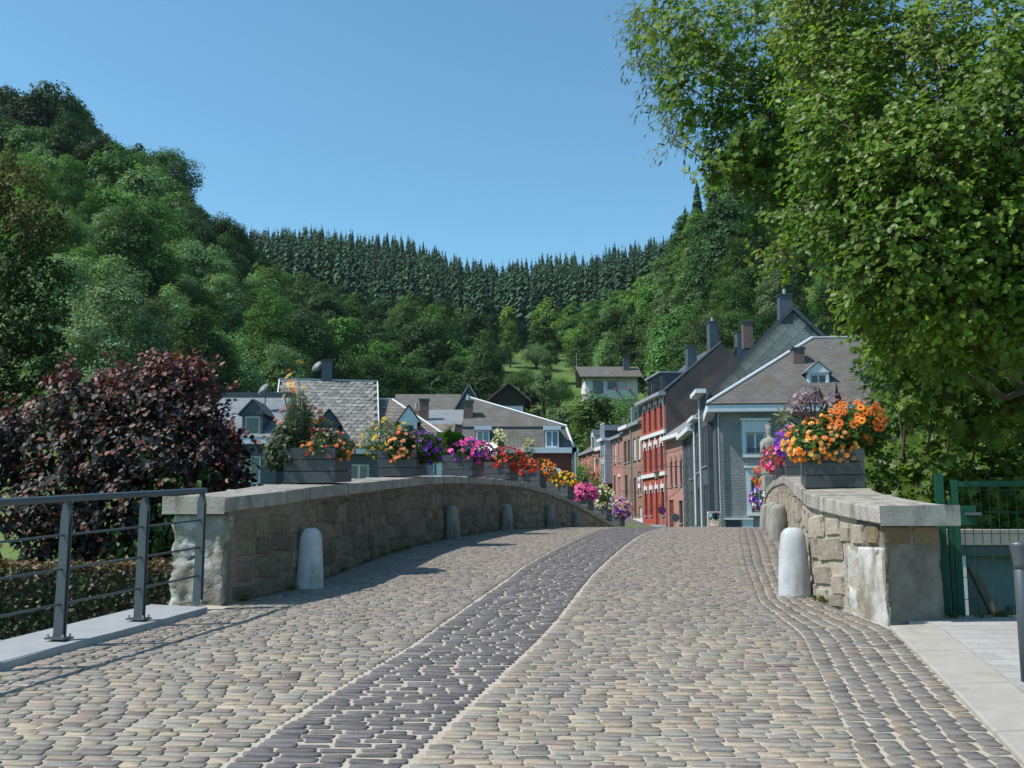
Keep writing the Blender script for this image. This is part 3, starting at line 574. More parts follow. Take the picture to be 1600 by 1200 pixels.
# big mossy slate roof
Y0 = 48.; h = hroot('slate_house', 427, Y0, 'house with a big steep roof of lichen grey slates behind the first tall planter'); x0 = h.location.x; w = 5.0; ez = Zp(697, Y0) - .1; h.rotation_euler.z = R(9.8)
x_l = at(420, 600, Y0 + 4).x - x0; x_r = at(581, 600, Y0 + 4).x - x0; zr = Zp(594, Y0 + 4) - .1
wx, wz = lx(544, Y0), Zp(752, Y0) - .1; ww, wh_ = lx(576, Y0) - lx(544, Y0), 28 * Y0 / FPX
wall_holes(w, 0, ez, [(wx, wz, ww, wh_)]).build('front_wall', MT['slate_wall'], h); body(h, w, 8, 0, ez, 'slate_wall', open_front=True); window(h, wx, wz, ww, wh_, leaves=2, ft=.08)
MB().box(-.1, w + .05, -.35, 0, ez - .34, ez - .06).build('cornice', MT['white_trim'], h)
xl2, xr2 = min(0, x_l), w
rf = slab('roof', [(-.05, -.4, ez - .04), (w + .05, -.4, ez - .04), (w + .05, 4, zr), (-.05, 4, zr)], .12, 'brick_dark', h)
slab('roof', [(w + .05, 8.4, ez), (-.05, 8.4, ez), (-.05, 4, zr), (w + .05, 4, zr)], .12, 'roof_slate', h)
for xa in (0, w): MB().add([(xa, 0, ez - .1), (xa, 8, ez - .1), (xa, 4, zr - .06)], [(0, 1, 2)]).build('gable', MT['slate_wall'], h)
TL = MB(); TL.prism([(-.2, -.02, .02), (-.1, -.13, .028), (.1, -.13, .034), (.2, -.02, .03), (.2, .17, .012), (-.2, .17, .008)], (0, 0, .018)); TLm = TL.mesh('tile', MT['roof_tile'])
sv = Vector((0, 4.4, zr - ez + .04)); sl_a = math.atan2(sv.z, sv.y); nr = 19; ncol = int((w + .1) / .335)
for j in range(nr):
    for i in range(ncol):
        u = (j + .5) / nr; c = Vector((.12 + (i + .5 * (j % 2)) * (w - .1) / ncol, -.4 + sv.y * u, ez - .02 + sv.z * u))
        if lx(495, 48.5) < c.x < lx(528, 48.5) and u < .42: continue
        mk('tile', TLm, rf, c, (sl_a + rng.normal(.0, .025), rng.normal(0, .02), rng.normal(0, .07)), (.88, 1.12, 1))
for xa in (-.06, w + .06): MB().prism([(xa - .03, -.42, ez - .05), (xa + .03, -.42, ez - .05), (xa + .03, 4, zr + .05), (xa - .03, 4, zr + .05)], (0, 0, .06)).build('verge', MT['white_trim'], h)
MB().box(-.1, w + .1, 3.9, 4.1, zr + .01, zr + .1).build('ridge', MT['zinc'], h)
dormer(h, lx(497, 48), -.1, ez + .02, lx(526, 48) - lx(497, 48), 1.0, 'slate_dark', 'slate_dark', 2.2, .75, frame='fascia_paint')
c = chimney(h, lx(527, 52), 4.1, zr - .3, zr + 1.05, .55, .5); dish(h, (lx(512, 52), 4.2, zr + .8), .34); MB().tube([(0.02, -.08, 0), (.02, -.08, ez - .3)], .05, 8).build('downpipe', MT['white_trim'], h)
# brown hipped roof with white dormer
Y0 = 49.; h = hroot('slate_house', 587, Y0, 'house with brown speckled hipped roof and white dormer behind the yellow flowers'); x0 = h.location.x; w = 3.75; ez = Zp(692, Y0) - .1; zr = Zp(624, Y0 + 3.5) - .1; h.rotation_euler.z = R(9.8)
xa = .95
wall_holes(w, 0, ez, [(lx(664), Zp(752, Y0) - .1, .5, 1.5)]).build('front_wall', MT['slate_wall'], h); body(h, w, 7, 0, ez, 'lime_wall', open_front=True); window(h, lx(664), Zp(752, Y0) - .1, .5, 1.5, leaves=1, glass='glass_blue', trans=True)
MB().box(w - .75, w + .02, -.03, .0, 0, ez).build('white_panel', MT['lime_wall'], h)
MB().box(.05, w + .1, -.3, 0, ez - .28, ez - .03).build('cornice', MT['fascia_paint'], h)
slab('roof', [(.06, -.35, ez), (w + .2, -.35, ez), (xa, 3.5, zr), (.06, 3.5, zr)], .12, 'roof_brown', h); slab('roof', [(w + .2, -.35, ez), (w + .2, 7.3, ez), (xa, 3.5, zr)], .12, 'roof_brown', h); slab('roof', [(w + .2, 7.3, ez), (.06, 7.3, ez), (.06, 3.5, zr), (xa, 3.5, zr)], .12, 'roof_brown', h)
MB().tube([(.05, 3.5, zr + .03), (xa, 3.5, zr + .03), (w + .2, -.35, ez + .04)], .05, 6).build('ridge', MT['white_trim'], h)
dormer(h, lx(624), -.05, ez + .1, lx(651) - lx(624), .95, 'white_trim', 'roof_brown', 2.0, .78, frame='white_trim', gablem='fascia_paint')
# mansard brick house at the street corner
Y0 = 57.; h = hroot('brick_house', 721, Y0, 'maroon brick corner house with slate mansard roof and two blue shuttered dormers'); x0 = h.location.x; w = at(893, 700, Y0).x - x0; ez = Zp(707, Y0) - .1; mz = Zp(668, Y0 + 1) - .1; zr = Zp(622, Y0 + 4.5) - .1
body(h, w, 9, 0, ez, 'brick_maroon'); MB().box(lx(790) - 2, w + .28, -.4, .0, ez - .05, ez + .26).build('cornice', MT['fascia_paint'], h); MB().box(w, w + .35, -.4, 9, ez - .05, ez + .26).build('cornice', MT['fascia_paint'], h)
slab('mansard', [(0, -.1, ez + .26), (w + .15, -.1, ez + .26), (w - .25, 1, mz), (0, 1, mz)], .12, 'roof_slate', h); slab('mansard', [(w + .15, -.1, ez + .26), (w + .15, 9, ez + .26), (w - .25, 8, mz), (w - .25, 1, mz)], .12, 'roof_slate', h)
MB().box(0, w - .2, .9, 1.1, mz - .06, mz + .06).build('gutter', MT['dark_trim'], h)
xa = lx(735, Y0 + 4.5)
slab('roof', [(0, .95, mz + .05), (w - .2, .95, mz + .05), (xa, 4.5, zr), (0, 4.5, zr)], .1, 'roof_slate', h); slab('roof', [(w - .2, .95, mz + .05), (w - .2, 8, mz + .05), (xa, 4.5, zr)], .1, 'roof_slate', h); slab('roof', [(w - .2, 8, mz + .05), (0, 8, mz + .05), (0, 4.5, zr), (xa, 4.5, zr)], .1, 'roof_slate', h)
MB().tube([(0.05, 4.5, zr + .04), (xa, 4.5, zr + .04), (w - .2, .95, mz + .1)], .055, 6).build('ridge', MT['white_trim'], h); MB().tube([(w - .25, 1, mz + .05), (w + .12, -.1, ez + .3)], .07, 6).build('ridge', MT['white_trim'], h)
for px in (743, 851):
    x = lx(px); d = MB().box(x, x + .85, -.12, 1.2, ez + .2, ez + 1.42).build('dormer', MT['dark_trim'], h)
    q = MB(); zz_ = ez + .28; q.box(x + .04, x + .81, -.16, -.12, zz_, zz_ + .07); q.box(x + .04, x + .81, -.16, -.12, zz_ + .9, zz_ + .97); [q.box(x + a, x + a + .08, -.16, -.12, zz_ + .07, zz_ + .9) for a in (.04, .385, .73)]; q.build('window', MT['white_trim'], d)
    MB().box(x + .1, x + .75, -.14, -.125, zz_ + .05, zz_ + .92).build('pane', MT['glass_blue'], d); MB().box(x - .06, x + .92, -.34, .2, ez + 1.27, ez + 1.5).build('shutter_box', MT['fascia_paint'], d)
chimney(h, lx(731, Y0 + 2), 2.2, mz, Zp(628, Y0 + 2) - .1, .55, .55, 'brick_dark', True, True)
for a in (.05, .3): MB().tube([(w + .06 + a * .5, -.1 - a, 0), (w + .06 + a * .5, -.1 - a, ez)], .06, 8).build('downpipe', MT['zinc'], h)
# smaller roofs between and behind
Y0 = 62.; h = hroot('brick_house', 655, Y0, 'low house with plain grey metal roof between the hipped roof and the mansard'); x0 = h.location.x; w = at(722, 700, Y0).x - x0; ez = Zp(664, Y0) - .1; zr = Zp(640, Y0 + 4) - .1
body(h, w, 8, 0, ez, 'lime_wall'); slab('roof', [(-.2, -.3, ez), (w, -.3, ez), (w, 4, zr), (-.2, 4, zr)], .1, 'roof_grey', h); slab('roof', [(w, 8.3, ez), (-.2, 8.3, ez), (-.2, 4, zr), (w, 4, zr)], .1, 'roof_grey', h)
chimney(h, lx(662, 63), 1.0, ez, Zp(626, Y0 + 1) - .1, .55, .5, 'brick_dark', True); chimney(h, lx(649, 63), 1.4, ez, Zp(640, Y0 + 1) - .1, .35, .35, 'brick_red', False, True)
slab('porch_roof', [(lx(676), -1.6, Zp(678, Y0) - .1), (lx(712), -1.6, Zp(678, Y0) - .1), (lx(712), -.3, Zp(662, Y0) - .1), (lx(676), -.3, Zp(662, Y0) - .1)], .1, 'roof_brown', h); MB().box(lx(676), lx(713), -.4, -.25, Zp(663, Y0) - .12, Zp(661, Y0) - .05).build('flashing', MT['white_trim'], h); MB().box(lx(676), lx(713), -1.5, -.3, 0, Zp(679, Y0) - .2).build('porch', MT['lime_wall'], h)
Y0 = 78.; h = hroot('slate_house', 612, Y0, 'long low brown slate roof far behind the brick chimneys'); x0 = h.location.x; w = at(716, 700, Y0).x - x0; ez = Zp(646, Y0) - .1; zr = Zp(616, Y0 + 4) - .1
body(h, w, 8, 0, ez, 'slate_wall'); slab('roof', [(-.2, -.3, ez), (w, -.3, ez), (w, 4, zr), (-.2, 4, zr)], .1, 'roof_slate', h); slab('roof', [(w, 8.3, ez), (-.2, 8.3, ez), (-.2, 4, zr), (w, 4, zr)], .1, 'roof_slate', h)
Y0 = 76.; h = hroot('slate_house', 708, Y0, 'blue grey house with a sharp slate gable facing the bridge'); x0 = h.location.x; w = at(757, 700, Y0).x - x0; ez = Zp(650, Y0) - .1; zp_ = Zp(601, Y0) - .1; xm = lx(732)
MB().prism([(0, 0, 0), (w, 0, 0), (w, 0, ez), (xm, 0, zp_), (0, 0, ez)], (0, 9, 0)).build('wall', MT['slate_wall'], h)
slab('roof', [(xm, -.2, zp_ + .1), (xm, 9, zp_ + .1), (-.5, 9, ez - .4), (-.5, -.2, ez - .4)], .1, 'roof_grey', h); slab('roof', [(xm, 9, zp_ + .1), (xm, -.2, zp_ + .1), (w + .5, -.2, ez - .4), (w + .5, 9, ez - .4)], .1, 'roof_grey', h)
MB().box(xm - .35, xm + .45, -.04, .1, zp_ - 2.1, zp_ - 1.1).build('window', MT['dark_wood'], h)
Y0 = 108.; h = empty('chalet', (at(768, 640, Y0).x, Y0, float(hz(-2, 108)) - .5), 0, 'dark timber chalet with black gable and white base below the meadow', 'house'); x0 = h.location.x; w = at(822, 700, Y0).x - x0; b0 = h.location.z; ez = Zp(624, Y0) - b0; zp_ = Zp(599, Y0) - b0
MB().box(.3, w - .3, 0, 8, -2, ez - .6).build('wall', MT['white_paint'], h); MB().prism([(0, -.1, ez - .7), (w, -.1, ez - .7), (w, -.1, ez), (w / 2, -.1, zp_), (0, -.1, ez)], (0, 8, 0)).build('gable', MT['dark_wood'], h)
slab('roof', [(w / 2, -.8, zp_ + .12), (w / 2, 8.5, zp_ + .12), (-.6, 8.5, ez - .2), (-.6, -.8, ez - .2)], .15, 'roof_slate', h); slab('roof', [(w / 2, 8.5, zp_ + .12), (w / 2, -.8, zp_ + .12), (w + .6, -.8, ez - .2), (w + .6, 8.5, ez - .2)], .15, 'roof_slate', h); MB().box(.8, 1.4, -.03, .05, ez - 1.9, ez - .9).build('window', MT['glass'], h)
# chalet with balcony up on the slope
Y0 = 132.; h = empty('chalet', (at(915, 640, Y0).x, Y0, Zp(648, Y0)), 0, 'white chalet with brown roof and pale green balcony up on the hillside', 'house'); x0 = h.location.x; b0 = h.location.z; w = at(998, 700, Y0).x - x0; ez = Zp(589, Y0) - b0; zr = Zp(571, Y0 + 3) - b0
body(h, w, 8, -4, ez, 'white_paint'); slab('roof', [(-.7, -1.1, ez - .1), (w + .6, -1.1, ez - .1), (w + .6, 4, zr), (-1.1, 4, zr)], .15, 'roof_slate', h); slab('roof', [(w + .6, 9, ez - .1), (-.7, 9, ez - .1), (-1.1, 4, zr), (w + .6, 4, zr)], .15, 'roof_slate', h)
MB().prism([(-.02, 0, ez - .2), (-.02, 8, ez - .2), (-.02, 4, zr - .2)], (-.05, 0, 0)).build('gable', MT['brown_wood'], h)
for px in (928, 950, 966): window(h, lx(px), ez - 2.2, 1.3, 1.7, 'dark_wood' if px < 930 else 'grey_cladding', 'glass' if px < 960 else 'curtain', 1, False, -.06)
b_ = MB().box(lx(945), lx(993), -1.3, -1.2, ez - 3.2, ez - 1.9).build('balcony', MT['balcony_green'], h); MB().box(lx(945), lx(993), -1.3, 0, ez - 3.3, ez - 3.15).build('floor', MT['concrete'], b_)
MB().box(lx(953), lx(990), -1.2, -.02, -4, ez - 3.3).build('base_wall', MT['grey_cladding'], h)
for px in (962, 983): MB().lathe([(.1, ez - 1.9), (.26, ez - 1.82), (.2, ez - 1.7), (.05, ez - 1.66)], 9, (lx(px), -1.25)).build('flower_box', MT['signred'], h)
chimney(h, lx(981, 134), 2.4, ez + .2, zr + 1.0, .8, .8); MB().box(lx(943), lx(954), .6, 1.2, ez + .62, ez + .72).build('skylight', MT['fascia_paint'], h); MB().tube([(-.9, 4, zr), (-.9, 4, zr + 1.8), (-.5, 4, zr + 2.2)], .05, 6).build('antenna', MT['zinc'], h)
# ------------------------------------------------------------------ the right-hand row (facade line runs away from the camera)
TH = math.atan2(-.993, .12)
def rowhouse(name, px_far, px_near, z_e, base, wallm, label, dep=8):
    D = lambda px: 32170 / ((px - 800) + 188.3)
    d0, d1 = D(px_far), D(px_near); X_ = lambda d: 11.6 - .121 * (d - 75)
    o = empty(name, (X_(d0), d0, base), TH, label, 'house'); w = math.hypot(d0 - d1, X_(d0) - X_(d1)); return o, w, z_e - base, (lambda px: (d0 - D(px)) * 1.0073)
def rowroof(o, w, H, dep, rise, m_, ov=.3, gm=None):
    slab('roof', [(0, -ov, H), (w, -ov, H), (w, dep / 2, H + rise), (0, dep / 2, H + rise)], .12, m_, o); slab('roof', [(w, dep + ov, H), (0, dep + ov, H), (0, dep / 2, H + rise), (w, dep / 2, H + rise)], .12, m_, o)
    if gm:
        for xa in (0, w): MB().prism([(xa, 0, H - .12), (xa, dep, H - .12), (xa, dep / 2, H + rise - .12)], (.02 if xa == 0 else -.02, 0, 0)).build('gable', MT[gm], o)
def front(o, w, H, holes, m_, dep, kinds=None, **kw):
    wall_holes(w, 0, H, [q[:4] for q in holes]).build('front_wall', MT[m_], o); body(o, w, dep, 0, H, m_, open_front=True)
    for q in holes:
        k = q[4] if len(q) > 4 else {}
        if k.get('door'): door(o, *q[:4], k.get('m', 'wood_door'))
        else: window(o, *q[:4], **{**dict(leaves=1), **kw, **k})
# red house, three storeys, four bays
o, w, H, fx = rowhouse('red_house', 1003.5, 1041, 11.35, .9, 'red_render', 'tall bright red house with white keystone window heads and four bays')
bays = [w * (.5 + k) / 4.3 + .12 for k in range(4)]; holes = []; zrow = [1.3, 4.75, 7.95]
for r, zb in enumerate(zrow):
    for k, bx in enumerate(bays):
        hh = 2.05 if r < 2 else 1.95
        if r == 0 and k == 2: holes.append((bx - .36, .25, .72, 3.1, dict(door=True)))
        else: holes.append((bx - .36, zb, .72, hh, dict(sill=(r == 0), frame='brown_frame', leaves=1, ft=.05)))
front(o, w, H, holes, 'red_render', 9)
for r, zb in enumerate(zrow):
    for bx in bays:
        z = zb + (2.05 if r < 2 else 1.95); q = MB(); q.box(bx - .5, bx + .5, -.05, .0, z + .02, z + .32); q.box(bx - .5, bx - .36, -.05, .0, z - .28, z + .02); q.box(bx + .36, bx + .5, -.05, .0, z - .28, z + .02); q.box(bx - .12, bx + .12, -.09, -.05, z - .02, z + .55); q.build('window_head', MT['white_trim'], o)
for z in (4.3, 7.45): MB().box(-.02, w + .04, -.16, 0, z, z + .28).build('string_course', MT['white_trim'], o)
MB().box(0, w, -.06, 0, 0, .6).build('plinth', MT['zinc'], o); MB().box(-.1, w + .2, -.55, 0, H - .12, H + .14).build('cornice', MT['zinc'], o)
rowroof(o, w, H, 9, 4.0, 'slate_dark'); MB().prism([(w + .002, 0, 0), (w + .002, 9, 0), (w + .002, 9, H), (w + .002, 4.5, H + 3.9), (w + .002, 0, H)], (.08, 0, 0)).build('gable_wall', MT['brick_dark'], o)
MB().tube([(w + .05, -.3, H + .05), (w + .05, 4.5, H + 4.05)], .1, 6).build('verge', MT['dark_trim'], o)
for k, (a, b) in enumerate(((.9, 2.3), (2.8, 5.2))):
    d = MB().box(a, b, .3, 3.2, H + .2, H + 1.9).build('dormer', MT['slate_dark'], o); MB().box(a + .2, b - .2, .27, .3, H + .6, H + 1.6).build('pane', MT['glass'], d); MB().box(a - .12, b + .12, .1, 3.4, H + 1.9, H + 2.03).build('dormer_roof', MT['zinc'], d)
chimney(o, w - .3, 2.2, H + 1.4, H + 3.6, .7, .7); chimney(o, w - .4, 4.0, H + 3.2, H + 5.6, .7, .7, pot=True); chimney(o, w - .4, 6.2, H + 2, H + 4.9, .7, .7); MB().tube([(w - .1, -.12, .2), (w - .1, -.12, H - .1)], .05, 6).build('downpipe', MT['zinc'], o)
# brown pair
o, w, H, fx = rowhouse('brick_house', 973, 1003.5, 9.9, 1.3, 'brick_brown', 'brown brick double house beside the red house, with brown and white windows'); hs = []
for k, f_ in enumerate((.14, .34, .62, .85)):
    xx = w * f_ - .42; st = dict(frame='brown_frame', glass='glass') if k < 2 else dict(frame='white_trim', glass='curtain')
    hs.append((xx, 5.6, .85, 1.9, st))
hs += [(w * .14 - .3, 2.5, .95, 2.0, dict(frame='brown_frame')), (w * .85 - .5, 2.6, .95, 2.0, dict(frame='white_trim', glass='glass_blue', trans=True)), (w * .36, .9, .8, 3.1, dict(door=True)), (w * .56, .9, .85, 3.2, dict(door=True)), (w * .14 - .1, .2, .8, 1.5, dict(frame='brown_frame', sill=False)), (w * .86 - .4, .3, .8, 1.4, dict(glass='curtain', sill=False))]
front(o, w, H, hs, 'brick_brown', 8); rowroof(o, w, H, 8, 2.6, 'roof_slate', gm='brick_brown'); MB().box(-.05, w * .45, -.4, 0, H - .1, H + .2).build('cornice', MT['white_trim'], o); MB().box(w * .46, w, -.35, 0, H - .1, H + .15).build('gutter', MT['zinc'], o)
MB().tube([(w * .49, -.1, .2), (w * .49, -.1, H)], .06, 6).build('downpipe', MT['zinc'], o); MB().box(0, w, -.05, 0, 0, .7).build('plinth', MT['lime_wall'], o)
MB().box(w * .85 - .42, w * .85 + .34, -.06, -.02, 3.2, 4.1).build('sale_board', MT['white_paint'], o)
MB().prism([(w * .85 - .4, -.065, 3.6), (w * .85 + .32, -.065, 3.6), (w * .85 - .04, -.065, 4.0)], (0, .004, 0)).build('sale_roof_mark', MT['signblue'], o)
# pink, bay, orange, far red
o, w, H, fx = rowhouse('brick_house', 957, 973, 9.4, 2.2, 'brick_pink', 'narrow dusty pink brick house with pale stone window heads in the row'); st = dict(head='white_trim', glass='glass_blue')
front(o, w, H, [(w * .15, 4.9, .7, 1.9, dict(glass='curtain', head='white_trim')), (w * .58, 4.9, .7, 1.9, st), (w * .55, 1.6, .8, 2.0, st), (w * .08, .8, .8, 3.0, dict(door=True)), (w * .6, .1, .6, 1.0, dict(sill=False))], 'brick_pink', 8); rowroof(o, w, H, 8, 2.6, 'slate_dark', gm='brick_pink'); MB().box(0, w, -.3, 0, H - .1, H + .15).build('gutter', MT['zinc'], o); chimney(o, w * .5, 1.5, H, H + 2.8, .3, .3, 'zinc', False)
o, w, H, fx = rowhouse('bay_house', 949, 957, 9.3, 2.5, 'grey_cladding', 'very narrow grey clad house front with a projecting glazed bay'); body(o, w, 8, 0, H, 'brick_brown'); MB().box(.1, w - .1, -.7, 0, 2.8, H).build('bay', MT['grey_cladding'], o)
for zb in (3.2, 5.2, 7.0): window(o, .3, zb, w - .6, 1.5, glass='glass_blue', sill=False, y=-.74, leaves=2)
door(o, .35, .2, .9, 2.3, 'white_paint'); MB().box(-.2, w, -1.0, 0, H, H + .25).build('cornice', MT['white_trim'], o); rowroof(o, w, H, 8, 2.4, 'slate_dark', 0., 'brick_brown'); chimney(o, w * .5, 3, H + 1, H + 3.6, .45, .45)
o, w, H, fx = rowhouse('brick_house', 936, 949, 8.9, 2.8, 'brick_orange', 'orange brick house with white cornice and tall dormer in the row'); front(o, w, H, [(w * .35, 3.9, .8, 1.9, {}), (w * .12, 1.0, .8, 1.9, {}), (w * .62, .4, .85, 2.6, dict(door=True, m='brown_frame'))], 'brick_orange', 8); rowroof(o, w, H, 8, 3.0, 'roof_slate', gm='brick_orange'); MB().box(-.05, w + .05, -.45, 0, H - .2, H + .15).build('cornice', MT['white_trim'], o); dormer(o, w * .2, .1, H + .1, 1.7, 1.6, 'slate_dark', 'slate_dark', 2.5, .5)
o, w, H, fx = rowhouse('brick_house', 904, 936, 9.0, 3.2, 'brick_red', 'red brick house at the far end of the row with pink window flowers'); hs = []
for f_ in (.16, .45, .76): hs.append((w * f_ - .45, 3.6, .9, 1.7, dict(glass='curtain', head='white_trim')))
hs += [(w * .55, .6, 1.4, 1.9, dict(glass='glass_blue', head='white_trim', leaves=2)), (w * .86, .3, .9, 2.6, dict(door=True)), (w * .2, .6, 1.1, 1.7, dict(glass='glass_blue', head='white_trim'))]
front(o, w, H, hs, 'brick_red', 8); rowroof(o, w, H, 8, 3.0, 'roof_slate', gm='brick_red'); MB().box(0, w, -.3, 0, H - .1, H + .15).build('gutter', MT['zinc'], o); dormer(o, w * .55, .2, H + .1, 1.6, 1.5, 'white_trim', 'slate_dark', 2.5, .6)
mt('pinkflower', [(.5, .06, .2), (.7, .15, .35)], .7, 20)
for f_ in (.16, .45, .76): q = MB(); [q.lathe([(.02, 3.3 + dz), (.16, 3.36 + dz), (.12, 3.5 + dz), (.02, 3.55 + dz)], 6, (w * f_ - .4 + k * .2, -.15 + rng.normal(0, .03))) for k, dz in enumerate(rng.uniform(-.1, .12, 5))]; q.build('window_flowers', MT['pinkflower'], o)
# low pink brick house beside the red one
o, w, H, fx = rowhouse('brick_house', 1041, 1069, 7.95, .8, 'brick_pink', 'low pink brick house with three narrow arched windows, next to the red house'); hs = [(w * f_ - .22, 3.5, .55, 2.0, dict(frame='dark_trim', ft=.04)) for f_ in (.26, .52, .8)] + [(w * .1, .3, 1.2, 2.2, dict(door=True)), (w * .66, .8, .9, 1.6, dict(frame='dark_trim'))]
front(o, w, H, hs, 'brick_pink', 9)
for f_ in (.26, .52, .8): MB().lathe([(.28, 0), (.27, .04)], 18).build('window_arch', MT['brick_brown'], o, loc=(w * f_ + .055, -.005, 5.5), rot=(R(90), 0, 0))
slab('roof', [(0, -.4, H), (w + .2, -.4, H), (w + .2, 6.5, H + 4.6), (0, 6.5, H + 4.6)], .12, 'roof_grey', o); MB().box(-.1, w + .2, -.5, 0, H - .25, H + .02).build('cornice', MT['white_trim'], o); MB().prism([(w * .4, 1.6, H + 1.36), (w * .75, 1.6, H + 1.36), (w * .75, 2.8, H + 2.17), (w * .4, 2.8, H + 2.17)], (0, -.03, .05)).build('skylight', MT['dark_trim'], o); MB().tube([(w - .05, -.1, 0), (w - .05, -.1, H)], .06, 6).build('downpipe', MT['zinc'], o)
# slate clad houses between it and the corner house (the row bends here)
A = Vector((12.1, 70.2, 0)); Bp = Vector((10.85, 52.0, 0)); bd = (Bp - A).normalized(); TB = math.atan2(bd.y, bd.x); BL_ = (Bp - A).length
def bent(name, s0, s1, zt, base, label): p = A + bd * s0; return empty(name, (p.x, p.y, base), TB, label, 'house'), s1 - s0, zt - base
o, w, H = bent('slate_house', .05, 7.4, 7.6, .5, 'slate clad house with a lozenge patterned front beside the low pink house'); front(o, w, H, [(w * .55, 4.0, .9, 2.2, dict(glass='curtain')), (w * .55, .9, .9, 2.3, dict(glass='curtain')), (w * .85, 4.0, .7, 2.2, {}), (w * .85, .9, .7, 2.3, {})], 'slate_wall', 9); q = MB()
for k in range(12):
    z = .3 + k * .58
    for s_ in (-1, 1): q.prism([(1.6 - s_ * 1.0, -.03, z), (1.6 - s_ * .9, -.03, z), (1.6 + s_ * 1.0, -.03, z + .58), (1.6 + s_ * .9, -.03, z + .58)], (0, .025, 0))
q.build('lozenge_band', MT['dark_trim'], o); rowroof(o, w, H, 9, 4.0, 'roof_slate'); MB().box(0, w, -.5, 0, H - .2, H + .1).build('cornice', MT['white_trim'], o)
for a in (.2, w - .1): MB().tube([(a, -.1, 0), (a, -.1, H)], .05, 6).build('downpipe', MT['zinc'], o)
o, w, H = bent('slate_house', 7.45, 10.4, 8.0, .5, 'narrow slate house with tall white windows in the bend of the row'); front(o, w, H, [(.5, 4.2, .8, 2.2, dict(glass='curtain')), (1.7, 4.2, .8, 2.2, dict(glass='curtain')), (.5, .9, .8, 2.3, dict(glass='glass_blue')), (1.7, .9, .8, 2.3, dict(glass='glass_blue'))], 'slate_wall', 9); rowroof(o, w, H, 9, 4.0, 'roof_slate'); MB().box(0, w, -.5, 0, H - .16, H + .06).build('cornice', MT['white_trim'], o); MB().tube([(.1, -.1, 0), (.1, -.1, H)], .05, 6).build('downpipe', MT['white_trim'], o)
o, w, H = bent('slate_house', 10.45, 13.3, 9.2, .5, 'tall slate house whose big gable of large pale lozenge slates rises over the corner house'); front(o, w, H, [(.5, 4.4, .75, 2.3, dict(frame='brown_frame')), (1.7, 4.4, .75, 2.3, dict(frame='brown_frame')), (.5, .9, .75, 2.4, dict(frame='brown_frame')), (1.7, .9, .75, 2.4, dict(frame='brown_frame'))], 'slate_wall', 9.6)
G = at(1113, 612, 57.); pk = at(1236, 486, 57.); gr = 2 * pk.x - G.x; cosb = math.cos(-TB); o2 = empty('tmp')
bpy.data.objects.remove(o2); Mi = (Matrix.Translation((A + bd * 10.45) + Vector((0, 0, .5))) @ Matrix.Rotation(TB, 4, 'Z')).inverted()
gl = Mi @ Vector((G.x, 56.9, G.z)); gp_ = Mi @ Vector((pk.x, 56.9, pk.z)); gg = Mi @ Vector((gr, 56.9, G.z))
back = Mi.to_3x3() @ Vector((.3, 4.2, 0)); zb_ = Vector((0, 0, 1))
MB().prism([gl - zb_ * 8.5, gg - zb_ * 8.5, gg, gp_, gl], back).build('gable_wall', MT['slate_grey'], o)
for P in ([gl, gp_], [gg, gp_]):
    n_out = (Vector((0, 0, 1))); a, b = P[0] + (P[0] - P[1]).normalized() * .5, P[1]; f_ = Mi.to_3x3() @ Vector((0, -.35, 0))
    MB().prism([a + f_, b + f_, b + f_ + zb_ * .28, a + f_ + zb_ * .28], back - f_).build('roof', MT['slate_dark'], o)
rk = (gp_ - gl); L_r = rk.length; ru = rk.normalized(); nrm = (Mi.to_3x3() @ Vector((0, -1, 0))).normalized(); rv = nrm.cross(ru).normalized()
if rv.z > 0: rv = -rv
TG = MB(); TG.box(-.29, .29, -.29, .29, 0, .03); tgm = TG.mesh('slate', MT['gable_tile']); wid = (gg - gl).length
Rm = Matrix((ru, rv, ru.cross(rv))).transposed().to_4x4()
if Rm.to_3x3() @ Vector((0, 0, 1)) @ nrm < 0: Rm = Matrix((ru, -rv, ru.cross(-rv))).transposed().to_4x4()
for j in range(16):
    for i in range(24):
        c = gl + ru * ((i + .5 * (j % 2)) * .6 - 3.5) + rv * (j * .6 + .3)
        dx = (c - gl).dot((gg - gl).normalized()); zt = c.z - gl.z
        lim = zt / (gp_.z - gl.z) * wid / 2
        if zt < -.4 or dx < lim + .30 or dx > wid - lim - .35: continue
        ob = bpy.data.objects.new('slate', tgm); link(ob); ob.parent = o; ob.matrix_local = Matrix.Translation(c + nrm * (.012 + rng.uniform(0, .008))) @ Rm @ Matrix.Rotation(rng.normal(0, .012), 4, 'Z')
MB().box(-.05, w, -.6, 0, H - .16, H + .08).build('cornice', MT['white_trim'], o); p_ = Mi @ Vector((pk.x - .3, 57.2, 0)); chimney(o, p_.x, p_.y, gp_.z - .8, gp_.z + .9, .75, .75, pot=True); p_ = Mi @ Vector((pk.x - 2., 59.5, 0)); chimney(o, p_.x, p_.y, gp_.z - 1.8, gp_.z - .2, .6, .6, 'brick_dark')
MB().tube([(.1, -.1, 0), (.1, -.1, H)], .05, 6).build('downpipe', MT['white_trim'], o)
